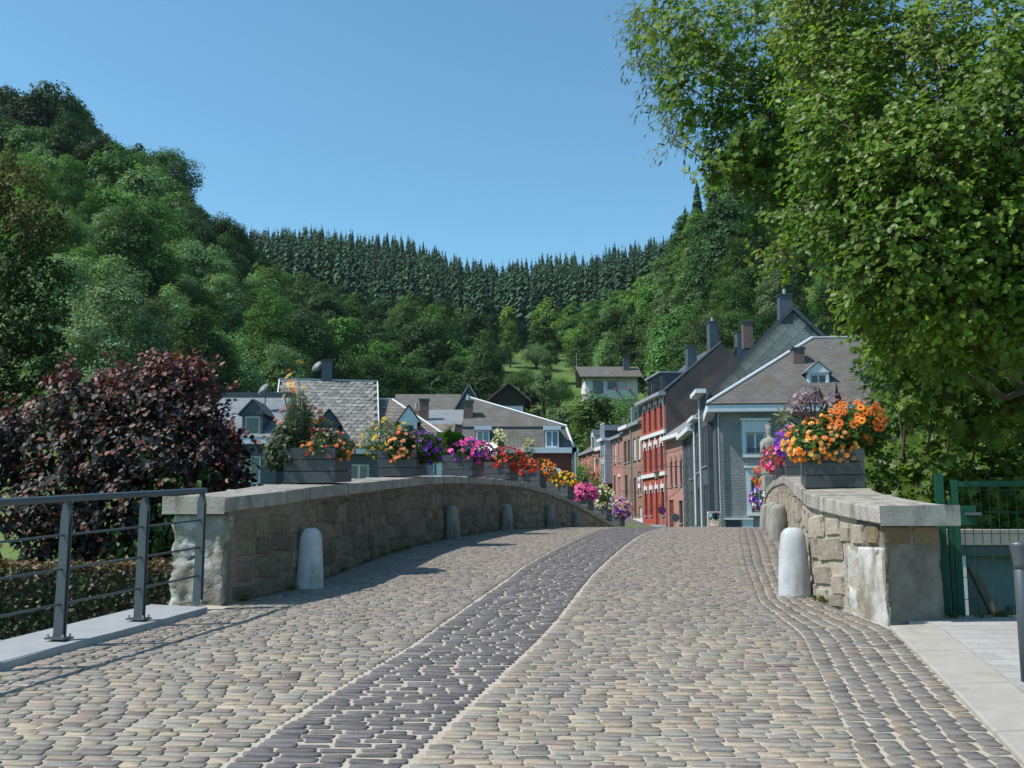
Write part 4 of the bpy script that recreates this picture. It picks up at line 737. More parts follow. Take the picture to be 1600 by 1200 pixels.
# corner house: slate front facing the bridge, hipped roof
Y0 = 52.; xc = at(1120, 700, Y0).x; h = empty('corner_house', (xc, Y0, .4), R(-4.5), 'grey slate corner house with white panelled windows, hipped roof and white dormer', 'house'); x0 = xc; w = 10.5; ez = Zp(640, Y0) - .4; zl = lambda py, Y=Y0: Zp(py, Y) - .4
W1 = (lx(1165), zl(709), lx(1195) - lx(1165), zl(676) - zl(709)); W2 = (lx(1170), zl(800), lx(1196) - lx(1170), zl(750) - zl(800))
hl = [W1, W2, (6.2, W1[1], W1[2], W1[3]), (6.2, W2[1], W2[2], W2[3])]
wall_holes(w, 0, ez, hl).build('front_wall', MT['slate_grey'], h); d_s = 4.6
m = MB(); sx = .078 * d_s; m.add([(0, 0, 0), (sx, d_s, 0), (sx, d_s, ez), (0, 0, ez)], [(0, 3, 2, 1)]); m.add([(w, 0, 0), (w, d_s, 0), (w, d_s, ez), (w, 0, ez)], [(0, 1, 2, 3)]); m.build('side_wall', MT['slate_wall'], h)
MB().box(-.03, .06, -.03, .06, 0, ez).build('corner_board', MT['dark_trim'], h)
for k, q in enumerate(hl):
    wn_ = window(h, *q, leaves=2, ft=.08, glass='glass_blue', sill=False); x, z, a, b = q
    MB().box(x - .2, x + a + .2, -.14, -.0, z - .2, z - .02).build('sill', MT['white_trim'], wn_); MB().box(x - .2, x - .0, -.06, .0, z - .02, z + b + .62).build('casing', MT['fascia_paint'], wn_); MB().box(x + a, x + a + .2, -.06, .0, z - .02, z + b + .62).build('casing', MT['fascia_paint'], wn_); MB().box(x, x + a, -.06, .0, z + b, z + b + .62).build('head_panel', MT['fascia_paint'], wn_); MB().box(x - .3, x + a + .3, -.2, .0, z + b + .62, z + b + .72).build('head_cornice', MT['white_trim'], wn_)
    gr_ = MB(); [gr_.box(x + a * t_ - .008, x + a * t_ + .008, -.03, -.015, z, z + .25) for t_ in np.linspace(.03, .97, 14)]; gr_.box(x, x + a, -.035, -.01, z + .24, z + .27); gr_.build('guard_rail', MT['dark_trim'], wn_)
MB().box(lx(1127), lx(1172), -.12, 0, zl(812), zl(809)).build('string_course', MT['white_trim'], h); MB().box(lx(1130), lx(1153), -.02, .02, 0, zl(813)).build('cellar_door', MT['dark_trim'], h); MB().box(lx(1156), lx(1172), -.05, .0, zl(840), zl(812)).build('door', MT['fascia_paint'], h)
cz0, cz1 = zl(645), zl(633)
MB().box(-.5, w + .5, -.6, 0, cz0, cz1).build('cornice', MT['fascia_paint'], h); MB().prism([(-.5, 0.0, cz0), (0, 0.0, cz0), (sx, d_s, cz0), (sx - .5, d_s, cz0)], (0, 0, cz1 - cz0)).build('cornice', MT['white_trim'], h)
zr = zl(531, Y0 + 5); xa = lx(1262, Y0 + 5) ; xb = xa + 5.0
slab('roof', [(-.55, -.65, cz1), (w + .5, -.65, cz1), (xb, 5, zr), (xa, 5, zr)], .12, 'roof_slate', h); slab('roof', [(-.55, -.65, cz1), (xa, 5, zr), (-.1, 5, cz1)], .12, 'roof_slate', h); slab('roof', [(w + .5, -.65, cz1), (w + .5, 9, cz1), (xb, 5, zr)], .12, 'roof_slate', h)
MB().tube([(-.5, -.6, cz1 + .06), (xa, 5, zr + .04)], .09, 6).build('hip', MT['white_trim'], h); MB().tube([(xa, 5, zr + .02), (xb, 5, zr + .02)], .09, 6).build('ridge', MT['zinc'], h)
dd = dormer(h, lx(1259, 53.3), .95, zl(617, 53), lx(1291, 53.3) - lx(1259, 53.3), 1.15, 'fascia_paint', 'slate_grey', 2.4, .55, leaves=2, gablem='white_trim'); chimney(h, lx(1244, 54.8), 2.9, zl(590, 54.8), zl(548, 54.8), .62, .6, 'brick_dark', True)
MB().tube([(.1, -.12, 0), (.1, -.12, cz0)], .05, 6).build('downpipe', MT['zinc'], h); dish(h, (lx(1243, 50), -1.0, zl(672, 51)), .45)
# ------------------------------------------------------------------ street furniture beyond the crest
def sign(px, py, Y, r, label, face):
    p = at(px, py, Y); z0 = float(gz(Y)); s_ = empty('road_sign', (p.x, p.y, z0), .1, label, 'road sign'); zc_ = p.z - z0
    MB().tube([(0, .03, 0), (0, .03, zc_ + .1)], .028, 8).build('pole', MT['zinc'], s_)
    q = MB().lathe([(r, 0), (r, .015)], 28).build('disc', MT['signred' if face else 'signgrey'], s_, loc=(0, 0, zc_), rot=(R(90), 0, 0)); MB().lathe([(r * .78, .016), (r * .78, .02)], 28).build('face', MT['signblue' if face else 'steel'], q)
    if face: MB().box(-r * .8, r * .8, -r * .1, r * .1, .021, .025).build('diagonal_bar', MT['signred'], q, rot=(0, 0, R(-45)))
sign(1034, 797, 48, .2, 'round blue no parking sign with red ring in front of the red house', True)
sign(1055, 809, 44, .19, 'dark round sign plate without symbol in front of the low pink house', False)
p = at(1116, 812, 42); mr = empty('traffic_mirror', (p.x, p.y, float(gz(42))), .15, 'rectangular convex traffic mirror with red and white chequered frame', 'traffic mirror'); zc_ = p.z - float(gz(42))
MB().tube([(0, .06, 0), (0, .06, zc_)], .035, 8).build('pole', MT['zinc'], mr); bevel(MB().box(-.29, .29, -.02, .04, zc_ - .33, zc_ + .33).build('frame', MT['white_paint'], mr), .04, 3)
g_ = MB(); NX = 8
for i in range(NX + 1):
    for j in range(NX + 1):
        u, v = i / NX * 2 - 1, j / NX * 2 - 1; g_.v.append((u * .23, -.03 - .05 * (1 - (u * u + v * v) / 2), zc_ + v * .27))
g_.f = [(i * 9 + j, (i + 1) * 9 + j, (i + 1) * 9 + j + 1, i * 9 + j + 1) for i in range(NX) for j in range(NX)]; g_.build('mirror_glass', MT['mirror'], mr, True)
chk = MB().box(-.025, .025, -.03, -.02, -.025, .025).mesh('red_square', MT['signred'])
for k in range(5):
    for s_ in (-1, 1): mk('red_square', chk, mr, (-.2 + k * .1, 0, zc_ + s_ * .3)); mk('red_square', chk, mr, (s_ * .26, 0, zc_ - .22 + k * .11))
MB().box(-.2, .2, -.02, .02, zc_ - .48, zc_ - .38).build('plate', MT['signblue'], mr)
def lantern(px, py, Y, label, bx=1.2):
    p = at(px, py, Y); l_ = empty('street_lantern', p, 0, label, 'street lantern'); k = .8
    MB().lathe([(.02, .42 * k), (.06, .36 * k), (.24 * k, .2 * k), (.26 * k, .16 * k)], 6).build('hood', MT['dark_trim'], l_); MB().lathe([(.22 * k, .155 * k), (.12 * k, -.3 * k)], 6).build('lamp_glass', MT['lamp_glass'], l_); MB().lathe([(.125 * k, -.3 * k), (.05, -.38 * k), (.02, -.45 * k)], 6).build('finial', MT['dark_trim'], l_); MB().tube([(0, 0, .42 * k), (0, 0, .62 * k), (bx * .5, .0, .66 * k), (bx, .0, .62 * k)], .025, 6).build('bracket', MT['dark_trim'], l_)
lantern(1026, 742, 62, 'lantern on a bracket in front of the red house', 2.0); lantern(915, 755, 62, 'lantern hanging above the pink and white flowers at the street corner', -1.6); lantern(932.5, 722, 84, 'small far lantern between the upper windows of the brick row', 1.8)
for k, (a, b) in enumerate((((925, 713, 84), (1075, 697, 66)), ((918, 722, 80), (1100, 690, 60)), ((938, 725, 90), (1078, 716, 66)))):
    p, q = at(*a), at(*b); tag(MB().tube([p.lerp(q, t_) - Vector((0, 0, .5 * 4 * t_ * (1 - t_))) for t_ in np.linspace(0, 1, 12)], .018, 5).build('overhead_cable', MT['dark_trim']), ('upper black cable strung across the street', 'middle black cable reaching the slate houses', 'lowest black cable across the street')[k], 'cable')
# ------------------------------------------------------------------ foliage tools
def unit(v): return v / np.maximum(np.linalg.norm(v, axis=-1, keepdims=True), 1e-9)
def rdir(n): return unit(rng.normal(size=(n, 3)))
TMP = {'diamond': ([(0, 0, 0), (.45, .30, .07), (1, 0, 0), (.45, -.30, .07)], [(0, 2, 1), (0, 3, 2)]),
       'narrow': ([(0, 0, 0), (.45, .11, .03), (1, 0, -.05), (.45, -.11, .03)], [(0, 2, 1), (0, 3, 2)]),
       'broad': ([(0, 0, 0), (.28, .36, .09), (.70, .31, .05), (1, 0, -.04), (.70, -.31, .05), (.28, -.36, .09)], [(0, 3, 2, 1), (0, 5, 4, 3)]),
       'maple': ([(.3, 0, -.02), (0, 0, 0), (.04, .17, .03), (.14, .52, .03), (.36, .24, .04), (.72, .47, .02), (.58, .15, .03), (1, 0, -.06), (.58, -.15, .03), (.72, -.47, .02), (.36, -.24, .04), (.14, -.52, .03), (.04, -.17, .03)], [(0, 1 + (k + 1) % 12, 1 + k) for k in range(12)])}
def leaves(C, N, size, tmpl='broad', droop=.3, T=None):
    """one blade per row of C, facing N; returns vertices, faces and the number of vertices per blade"""
    n = len(C); tv, tf = TMP[tmpl]; tv = np.array(tv, float); N = unit(N); t = rdir(n) if T is None else T + .5 * rdir(n); t[:, 2] -= droop
    t = unit(t - (t * N).sum(1, keepdims=True) * N); b = np.cross(N, t); s = np.asarray(size) * np.ones(n) * rng.uniform(.65, 1.25, n)
    V = C[:, None] + s[:, None, None] * (tv[None, :, :1] * t[:, None] + tv[None, :, 1:2] * b[:, None] + tv[None, :, 2:] * N[:, None])
    F = (np.array(tf)[None] + (np.arange(n) * len(tv))[:, None, None]).reshape(-1, len(tf[0]))
    return V.reshape(-1, 3), F, len(tv)
def tints(n, k, col, var=.18, hue=.1, dup=None):
    c = np.array(col)[None] * rng.normal(1, var, (n, 1)) * (1 + rng.normal(0, hue, (n, 3)) * np.array([1, .5, 1])); return np.repeat(np.clip(c, .004, .9), k, 0)
mt('leaf', [(.85, .85, .85), (1.1, 1.1, 1.1)], .42, 3, attr=True, transl=.5, spec=.3)
mt('leaf_dark', [(.9, .9, .9), (1.1, 1.1, 1.1)], .5, 3, attr=True, transl=.2, spec=.32)
mt('leaf_hill', [(.8, .8, .8), (1.15, 1.15, 1.15)], .6, .25, attr=True, objcol=True, transl=.3, spec=.15)
mt('needle', [(.75, .8, .8), (1.15, 1.1, 1.1)], .7, .3, attr=True, objcol=True, spec=.2)
mt('bark', [(.06, .045, .035), (.12, .095, .075)], .95, 6, bump=.8, bscale=14); mt('bark_pale', [(.17, .165, .15), (.27, .26, .245)], .9, 4, bump=.5, bscale=12)
# ------------------------------------------------------------------ trees of the slopes
def crown(Rr, H, z0, n, lobes, leaf, shape='dome', col=(1, 1, 1), tmpl='diamond', clump=(.18, .36), shell=.84):
    d = rdir(lobes * 3); d = d[d[:, 2] > -.55][:lobes]; L = len(d); hgt = H - z0; rr = rng.uniform(.55, 1., L)[:, None] ** .6 * shell
    c = d * rr * np.array([Rr, Rr, hgt / 2]); c[:, 2] += z0 + hgt * .5
    if shape == 'plume': k = 1.05 - .62 * np.clip((c[:, 2] - z0) / hgt, 0, 1); c[:, :2] *= k[:, None] * 1.1
    if shape == 'dome': k = np.clip((c[:, 2] - z0) / hgt, 0, 1); c[:, :2] *= (1.08 - .35 * k ** 2)[:, None]
    ph = rng.uniform(0, 6.28, 4); c[:, :2] *= (1 + .16 * np.sin(2 * np.arctan2(c[:, 1], c[:, 0]) + ph[0]) + .1 * np.sin(c[:, 2] * 1.3 + ph[1]))[:, None]; c[:, 2] += rng.normal(0, .05 * hgt, L)
    rc = rng.uniform(*clump, L) * Rr; lb = rng.normal(1, .13, L)
    i = rng.integers(0, L, n); q = rdir(n); q[:, 2] = np.abs(q[:, 2]) * np.where(rng.random(n) < .8, 1, -1); q = unit(q)
    P = c[i] + q * (rc[i] * rng.uniform(.6, 1.08, n))[:, None] * np.array([1, 1, .8]); out = unit(P - np.array([0, 0, z0 + hgt * .4]))
    V, F, k = leaves(P, q * .6 + out * .35 + np.array([0, 0, .25]) + rdir(n) * .55, leaf, tmpl)
    t = np.array(col)[None] * (lb[i] * rng.normal(1, .14, n))[:, None] * (1 + rng.normal(0, .05, (n, 3))); return V, F, np.repeat(np.clip(t, .02, 3), k, 0), c
def tree_trunk(H, r, c, z0, lim=12):
    m = MB(); m.tube([(0, 0, -.8), (.05, 0, H * .25), (-.05, .05, H * .5), (0, 0, H * .8)], [r * 1.25, r, r * .7, r * .2], 7)
    for p in c[:lim]: m.tube([(0, 0, z0 * .8 + .1 * H), tuple(p * .5 + np.array([0, 0, z0 * .4 + .1 * H])), tuple(p)], [r * .4, r * .25, r * .06], 5)
    return m
KINDS = {}
def tree_kind(key, nvar, **k):
    out = []
    for _ in range(nvar):
        V, F, T, c = crown(**k); me = npmesh('crown', V, F, MT['leaf_hill'], False, T); tr = tree_trunk(k['H'], k['Rr'] * .055 + .05, c, k['z0']); out.append((me, tr.mesh('trunk', MT['bark'])))
        # for far copies: crown and trunk in one mesh
    KINDS[key] = out
tree_kind('round', 4, Rr=5.2, H=12.5, z0=2.0, n=6000, lobes=60, leaf=.5, shape='dome')
tree_kind('plume', 4, Rr=3.7, H=13.5, z0=1.2, n=5200, lobes=60, leaf=.42, shape='plume', clump=(.24, .38))
tree_kind('birch', 3, Rr=2.6, H=11.5, z0=1.5, n=3600, lobes=46, leaf=.33, shape='plume', clump=(.26, .42))
tree_kind('fplume', 3, Rr=3.7, H=13.5, z0=1.2, n=17000, lobes=80, leaf=.2, shape='plume', clump=(.2, .34))
tree_kind('bush', 3, Rr=2.6, H=4.2, z0=.2, n=6500, lobes=40, leaf=.18, shape='dome', clump=(.28, .42))
tree_kind('fine', 2, Rr=4.6, H=13, z0=2.2, n=16000, lobes=90, leaf=.22, shape='dome', tmpl='broad', clump=(.2, .32))
def conifer(H, Rr, tiers, nb, z0=.06):
    P = []; F = []; z = np.linspace(z0, .985, tiers) ** .92 * H; T = []
    for k in range(tiers):
        zz_ = z[k]; r = Rr * (1 - zz_ / H) ** .72 * rng.uniform(.8, 1.12) + .1; a0 = rng.uniform(0, 6.28)
        for b in range(nb):
            zz_ = z[k] + rng.normal(0, .45) * H / tiers
            a = a0 + b * 6.283 / nb + rng.normal(0, .12); rr = r * rng.uniform(.75, 1.12); d = np.array([math.cos(a), math.sin(a), 0]); s = np.array([-d[1], d[0], 0]); w = .25 * rr + .10
            i = len(P); base = np.array([0, 0, zz_ + .35 * rr]); P += [base, d * rr * .6 + s * w + (0, 0, zz_ - .30 * rr), d * rr + (0, 0, zz_ - .75 * rr), d * rr * .6 - s * w + (0, 0, zz_ - .30 * rr)]; F += [(i, i + 1, i + 2, i + 3)]
            T += [rng.normal(1, .16)] * 4
    i = len(P); P += [np.array([.1, 0, H * .93]), np.array([-.1, .06, H * .93]), np.array([0, 0, H * 1.03])]; P.append(np.array([0, -.1, H * .93])); F += [(i, i + 1, i + 2, i + 3)]; T += [1] * 4
    return np.array(P), np.array(F), np.array(T)[:, None] * np.ones((1, 3))
CON = [conifer(20, 3.3, 30, 15) for _ in range(4)]; CONF = [conifer(20, 3.5, 15, 11) for _ in range(5)]
CONM = [npmesh('spruce_tree', *c[:2], MT['needle'], False, c[2]) for c in CON]
ctr = MB().tube([(0, 0, -1), (0, 0, 16)], [.28, .05], 6).mesh('trunk', MT['bark'])
PLACED = []
def free(x, y, s):
    for a, b, c in PLACED:
        if (a - x) ** 2 + (b - y) ** 2 < (.5 * (s + c)) ** 2: return False
    return True
def put_tree(kind, x, y, sc, col, label, group, name='deciduous_tree', sz=1., hier=True):
    if y < 112: kind = {'round': 'fine', 'plume': 'fplume', 'birch': 'fplume'}.get(kind, kind); sc = sc * (.8 if name == 'birch' else 1)
    me, tr = KINDS[kind][rng.integers(len(KINDS[kind]))]; r = rng.uniform(0, 6.28); zg = float(hz(x, y)) - .3
    name = 'bush' if kind == 'bush' else name
    e = empty(name, (x, y, zg), r, label, 'tree' if kind != 'bush' else 'bush', group); e.scale = (sc, sc, sc * sz); e.empty_display_size = 1
    c = mk('crown', me, e); c.color = (*col, 1)
    if hier: mk('trunk', tr, e)
    PLACED.append((x, y, sc * {'round': 8.4, 'plume': 5.6, 'birch': 4.0, 'bush': 4.2, 'fine': 7, 'fplume': 5.6}[kind])); return e
def gpos_px(px, D): return (px - 800) / FPX * D, D
G_L, G_M, G_R = 'trees on the left wooded hillside', 'trees on the middle slopes behind the village', 'trees on the slope behind the right row'
def jit(c, v=.24): return tuple(np.clip(np.array(c) * rng.normal(1, v) * (1 + rng.normal(0, .05, 3)), .008, .5))
DKG, MDG, LTG, GRG, YLG = (.042, .092, .034), (.066, .142, .040), (.105, .21, .05), (.14, .225, .105), (.14, .245, .042)
# single trees one can point to
for kind, px, D, sc, col, lab, sz in (
    ('plume', 926, 112, 1.0, (.085, .14, .036), 'full leafy green tree standing in front of the white hillside chalet', 1.),
    ('round', 470, 100, 1.0, DKG, 'big dark round tree rising behind the ridge of the slate roof', 1.12),
    ('bush', 728, 118, 1.5, (.028, .020, .022), 'dark purple leaved bush below the meadow', 1.),
    ('bush', 770, 196, 1.6, DKG, 'round dark bush on the upper edge of the green meadow', 1.), ('plume', 797, 205, .75, LTG, 'light green tree at the upper edge of the meadow', 1.), ('birch', 850, 150, .95, GRG, 'pale willow like tree in front of the meadow', 1.),
    ('bush', 872, 168, 1.3, MDG, 'small bush on the meadow left of the chalet roof', 1.), ('bush', 755, 172, 1.4, LTG, 'bright bush at the lower corner of the meadow', 1.), ('bush', 815, 178, 1.2, MDG, 'middle green bush in the centre of the meadow', 1.), ('bush', 838, 205, 1.3, GRG, 'grey green bush high on the meadow', 1.), ('birch', 860, 190, .8, MDG, 'small tree on the right part of the meadow', 1.), ('birch', 826, 122, .9, (.03, .055, .025), 'dark narrow tree beside the black chalet', 1.1), ('birch', 842, 118, .8, (.03, .055, .025), 'dark narrow tree in front of the meadow, below the small bushes', 1.), ('plume', 880, 128, .9, GRG, 'grey green tree just left of the white chalet', .9),
    ('bush', 815, 100, 1.0, LTG, 'bright bush above the mansard roof', .9), ('bush', 968, 121, 2.0, LTG, 'bright bush hiding the lower wall of the white chalet', 1.), ('bush', 890, 96, 1.5, LTG, 'bright bush at the foot of the chalet garden', .9), ('bush', 562, 70, 1.5, LTG, 'bright leafy bush just right of the slate chimney', 1.1), ('bush', 500, 68, 1.5, LTG, 'bright leafy bush behind the satellite dish', 1.1), ('bush', 606, 72, 1.1, YLG, 'bright yellow green bush above the brown hipped roof', 1.15), ('bush', 640, 70, .8, YLG, 'small yellow green bush beside the brick chimneys', 1.),
    ('round', 1150, 118, 1.15, DKG, 'large dark tree towering over the slate gables', 1.15), ('round', 915, 200, .9, YLG, 'bright yellow green tree above the chalet roof', .9)):
    x, y = gpos_px(px, D); put_tree(kind, x, y, sc, col, lab, None, sz=sz)
LOW = {'round': [crown(5.2, 12.5, 2.0, 1500, 50, .95) for _ in range(2)], 'plume': [crown(3.7, 13.5, 1.2, 1300, 46, .8, 'plume') for _ in range(2)], 'birch': [crown(2.6, 11.5, 1.5, 900, 40, .65, 'plume') for _ in range(2)]}
MASS = [[], [], [], 0]
SHAPE = {'round': 'broad domed', 'fine': 'wide leafy', 'plume': 'upright oval', 'birch': 'slender', 'bush': 'low rounded'}
def tone(c): return 'dark green' if c[1] < .095 else ('greyish green' if c[2] > .05 else ('bright green' if c[1] > .14 else 'mid green'))
def scatter(n, pr, dr, kinds, cols, lab, grp, sp=1., tries=12, ok=None, sc=(.8, 1.15), hierD=110, mass=False):
    k = 0; mid = .5 * (dr[0] + dr[1])
    for _ in range(n * tries):
        if k >= n: break
        D = math.sqrt(rng.uniform(dr[0] ** 2, dr[1] ** 2)); px = rng.uniform(*pr); x, y = gpos_px(px, D)
        if ok and not ok(px, D): continue
        kd = kinds[rng.integers(len(kinds))]; s = rng.uniform(*sc); spc = {'round': 8.4, 'plume': 5.6, 'birch': 4.0, 'bush': 4.2, 'fine': 7}[kd]
        if not free(x, y, s * sp * spc): continue
        col = jit(cols[rng.integers(len(cols))]); k += 1
        if mass:
            V, F, T, _c = LOW[kd][rng.integers(2)]; a = rng.uniform(0, 6.28); Q = V * s; q = Q.copy(); q[:, 0] = Q[:, 0] * math.cos(a) - Q[:, 1] * math.sin(a) + x; q[:, 1] = Q[:, 0] * math.sin(a) + Q[:, 1] * math.cos(a) + y; q[:, 2] += float(hz(x, y)) - .3
            MASS[0].append(q); MASS[1].append(F + MASS[3]); MASS[2].append(T * np.array(col)); MASS[3] += len(V); PLACED.append((x, y, s * spc)); continue
        put_tree(kd, x, y, s, col, '%s %s %s %s' % (SHAPE[kd], tone(col), 'bush' if kd == 'bush' else 'tree', lab[0] if D > mid else lab[1]), grp + (' upper part' if D > mid else ' lower part'), 'bush' if kd == 'bush' else 'deciduous_tree', hier=D < hierD)
    return k
n1 = scatter(70, (-140, 345), (125, 205), ['round', 'round', 'fine'], [DKG, DKG, MDG], ('on the crest of the left wooded hill', 'below the crest of the left wooded hill'), G_L + ' crest', .8, sc=(.85, 1.25))
n2 = scatter(110, (20, 460), (62, 150), ['plume', 'plume', 'birch', 'round'], [GRG, LTG, GRG, MDG], ('halfway up the left wooded hillside', 'at the foot of the left hillside behind the copper shrub'), G_L + ' foot', .74, ok=lambda p, D: D > 62 + max(0, p - 300) * .12)
n3 = scatter(70, (380, 760), (98, 225), ['round', 'plume', 'birch', 'round'], [DKG, MDG, DKG, LTG], ('high on the slope below the conifer wood', 'on the slope behind the slate roofs'), G_M, .85, ok=lambda p, D: not (p > 735 and D > 160) and not (p > 600 and D < 116))
n4 = scatter(26, (700, 1010), (226, 268), ['round', 'plume', 'birch'], [MDG, LTG, YLG], ('', ''), G_M + ' meadow edge', .8, sc=(.7, 1.), mass=True)
n5 = scatter(40, (905, 1090), (140, 225), ['round', 'plume', 'birch'], [MDG, LTG, GRG], ('high above the white hillside chalet', 'on the slope beside and above the chalet'), G_R + ' chalet', .8, ok=lambda p, D: p > 1005 or D > 158)
n6 = scatter(80, (1060, 1560), (84, 175), ['round', 'plume', 'birch', 'plume'], [MDG, LTG, GRG, DKG], ('high on the slope over the slate gables', 'close behind the slate gables'), G_R, .78, ok=lambda p, D: D > 84 + max(0, 1130 - p) * .35)
n7 = scatter(36, (440, 760), (64, 98), ['bush', 'bush', 'birch'], [LTG, MDG, DKG], ('in the strip behind the slate roofs', 'right behind the slate roof ridges'), G_M + ' roofs', .8, ok=lambda p, D: p < 600)
n9 = scatter(22, (1035, 1140), (108, 175), ['round', 'plume', 'birch'], [MDG, LTG, GRG], ('high on the slope over the slate gables', 'close behind the slate gables'), G_R, .7)
n10 = scatter(20, (985, 1075), (134, 205), ['round', 'plume', 'birch'], [MDG, LTG, DKG], ('high above the white hillside chalet', 'on the slope beside and above the chalet'), G_R + ' chalet', .6)
n8 = scatter(24, (395, 760), (205, 262), ['round', 'plume', 'birch'], [MDG, LTG, DKG], ('', ''), G_M + ' wood edge', .8, sc=(.8, 1.1), mass=True)
tag(mk('broadleaf_wood', npmesh('broadleaf_wood', np.concatenate(MASS[0]), np.concatenate(MASS[1]), MT['leaf_hill'], False, np.concatenate(MASS[2]))), 'band of broadleaf trees along the lower edge of the conifer wood', 'wood', kind='stuff')
# conifers: the 300 that show largest stand alone, the rest of the wood is one mass
cand = []
occ = {}
for (pr, dr, sp, n) in (((330, 1135), (222, 300), 4.4, 1200), ((300, 1180), (300, 445), 4.5, 3200)):
    for _ in range(n * 3):
        D = math.sqrt(rng.uniform(dr[0] ** 2, dr[1] ** 2)); px = rng.uniform(*pr); x, y = gpos_px(px, D); c = (int(x // sp), int(y // sp))
        if c in occ or (690 < px < 1010 and D < 250) or (D < 275 and not free(x, y, 3.)): continue
        occ[c] = 1; cand.append((x, y, px, D))
for px, D in ((1160, 128), (1186, 132), (1205, 126), (1100, 170), (1125, 160), (1080, 185), (1228, 135)): x, y = gpos_px(px, D); cand.insert(0, (x, y, px, D))
cand = np.array(cand); vis = np.where((cand[:, 3] > 395) & (cand[:, 3] < 430), 0, cand[:, 3]); vis[:7] = -1
order = np.argsort(vis); print('conifers', len(cand), n1, n2, n3, n4, n5, n6, n7, n8)
FV, FF, FT = [], [], []; off = 0
for rank, i in enumerate(order):
    x, y, px, D = cand[i]; s = rng.uniform(.68, 1.1) if rank >= 7 else .78; z = float(hz(x, y)) - .5
    if rank < 300:
        e = empty('spruce_tree', (x, y, z), rng.uniform(0, 6.28), 'tall dark spruce standing over the trees behind the slate gables' if rank < 7 else ('dark pointed spruce on the skyline of the far ridge' if D > 390 else 'dark spruce along the front of the conifer wood'), 'tree', 'spruces behind the gables' if rank < 7 else ('spruces on the ridge skyline' if D > 390 else 'spruces at the wood front')); e.scale = (s, s, s)
        o = mk('crown', CONM[rank % 4], e); o.color = (*jit((.042, .092, .044), .24), 1); mk('trunk', ctr, e)
    else:
        P, F, T = CONF[i % 5]; a = rng.uniform(0, 6.28); Q = P * s; q = Q.copy(); q[:, 0] = Q[:, 0] * math.cos(a) - Q[:, 1] * math.sin(a) + x; q[:, 1] = Q[:, 0] * math.sin(a) + Q[:, 1] * math.cos(a) + y; q[:, 2] += z
        FV.append(q); FF.append(F + off); FT.append(T * np.array(jit((.042, .092, .046) if rng.random() > .16 else (.07, .135, .045), .26))); off += len(P)
w_ = mk('conifer_wood', npmesh('conifer_wood', np.concatenate(FV), np.concatenate(FF), MT['needle'], False, np.concatenate(FT))); w_.color = (1, 1, 1, 1); tag(w_, 'dense dark conifer wood covering the far ridge', 'wood', kind='stuff')
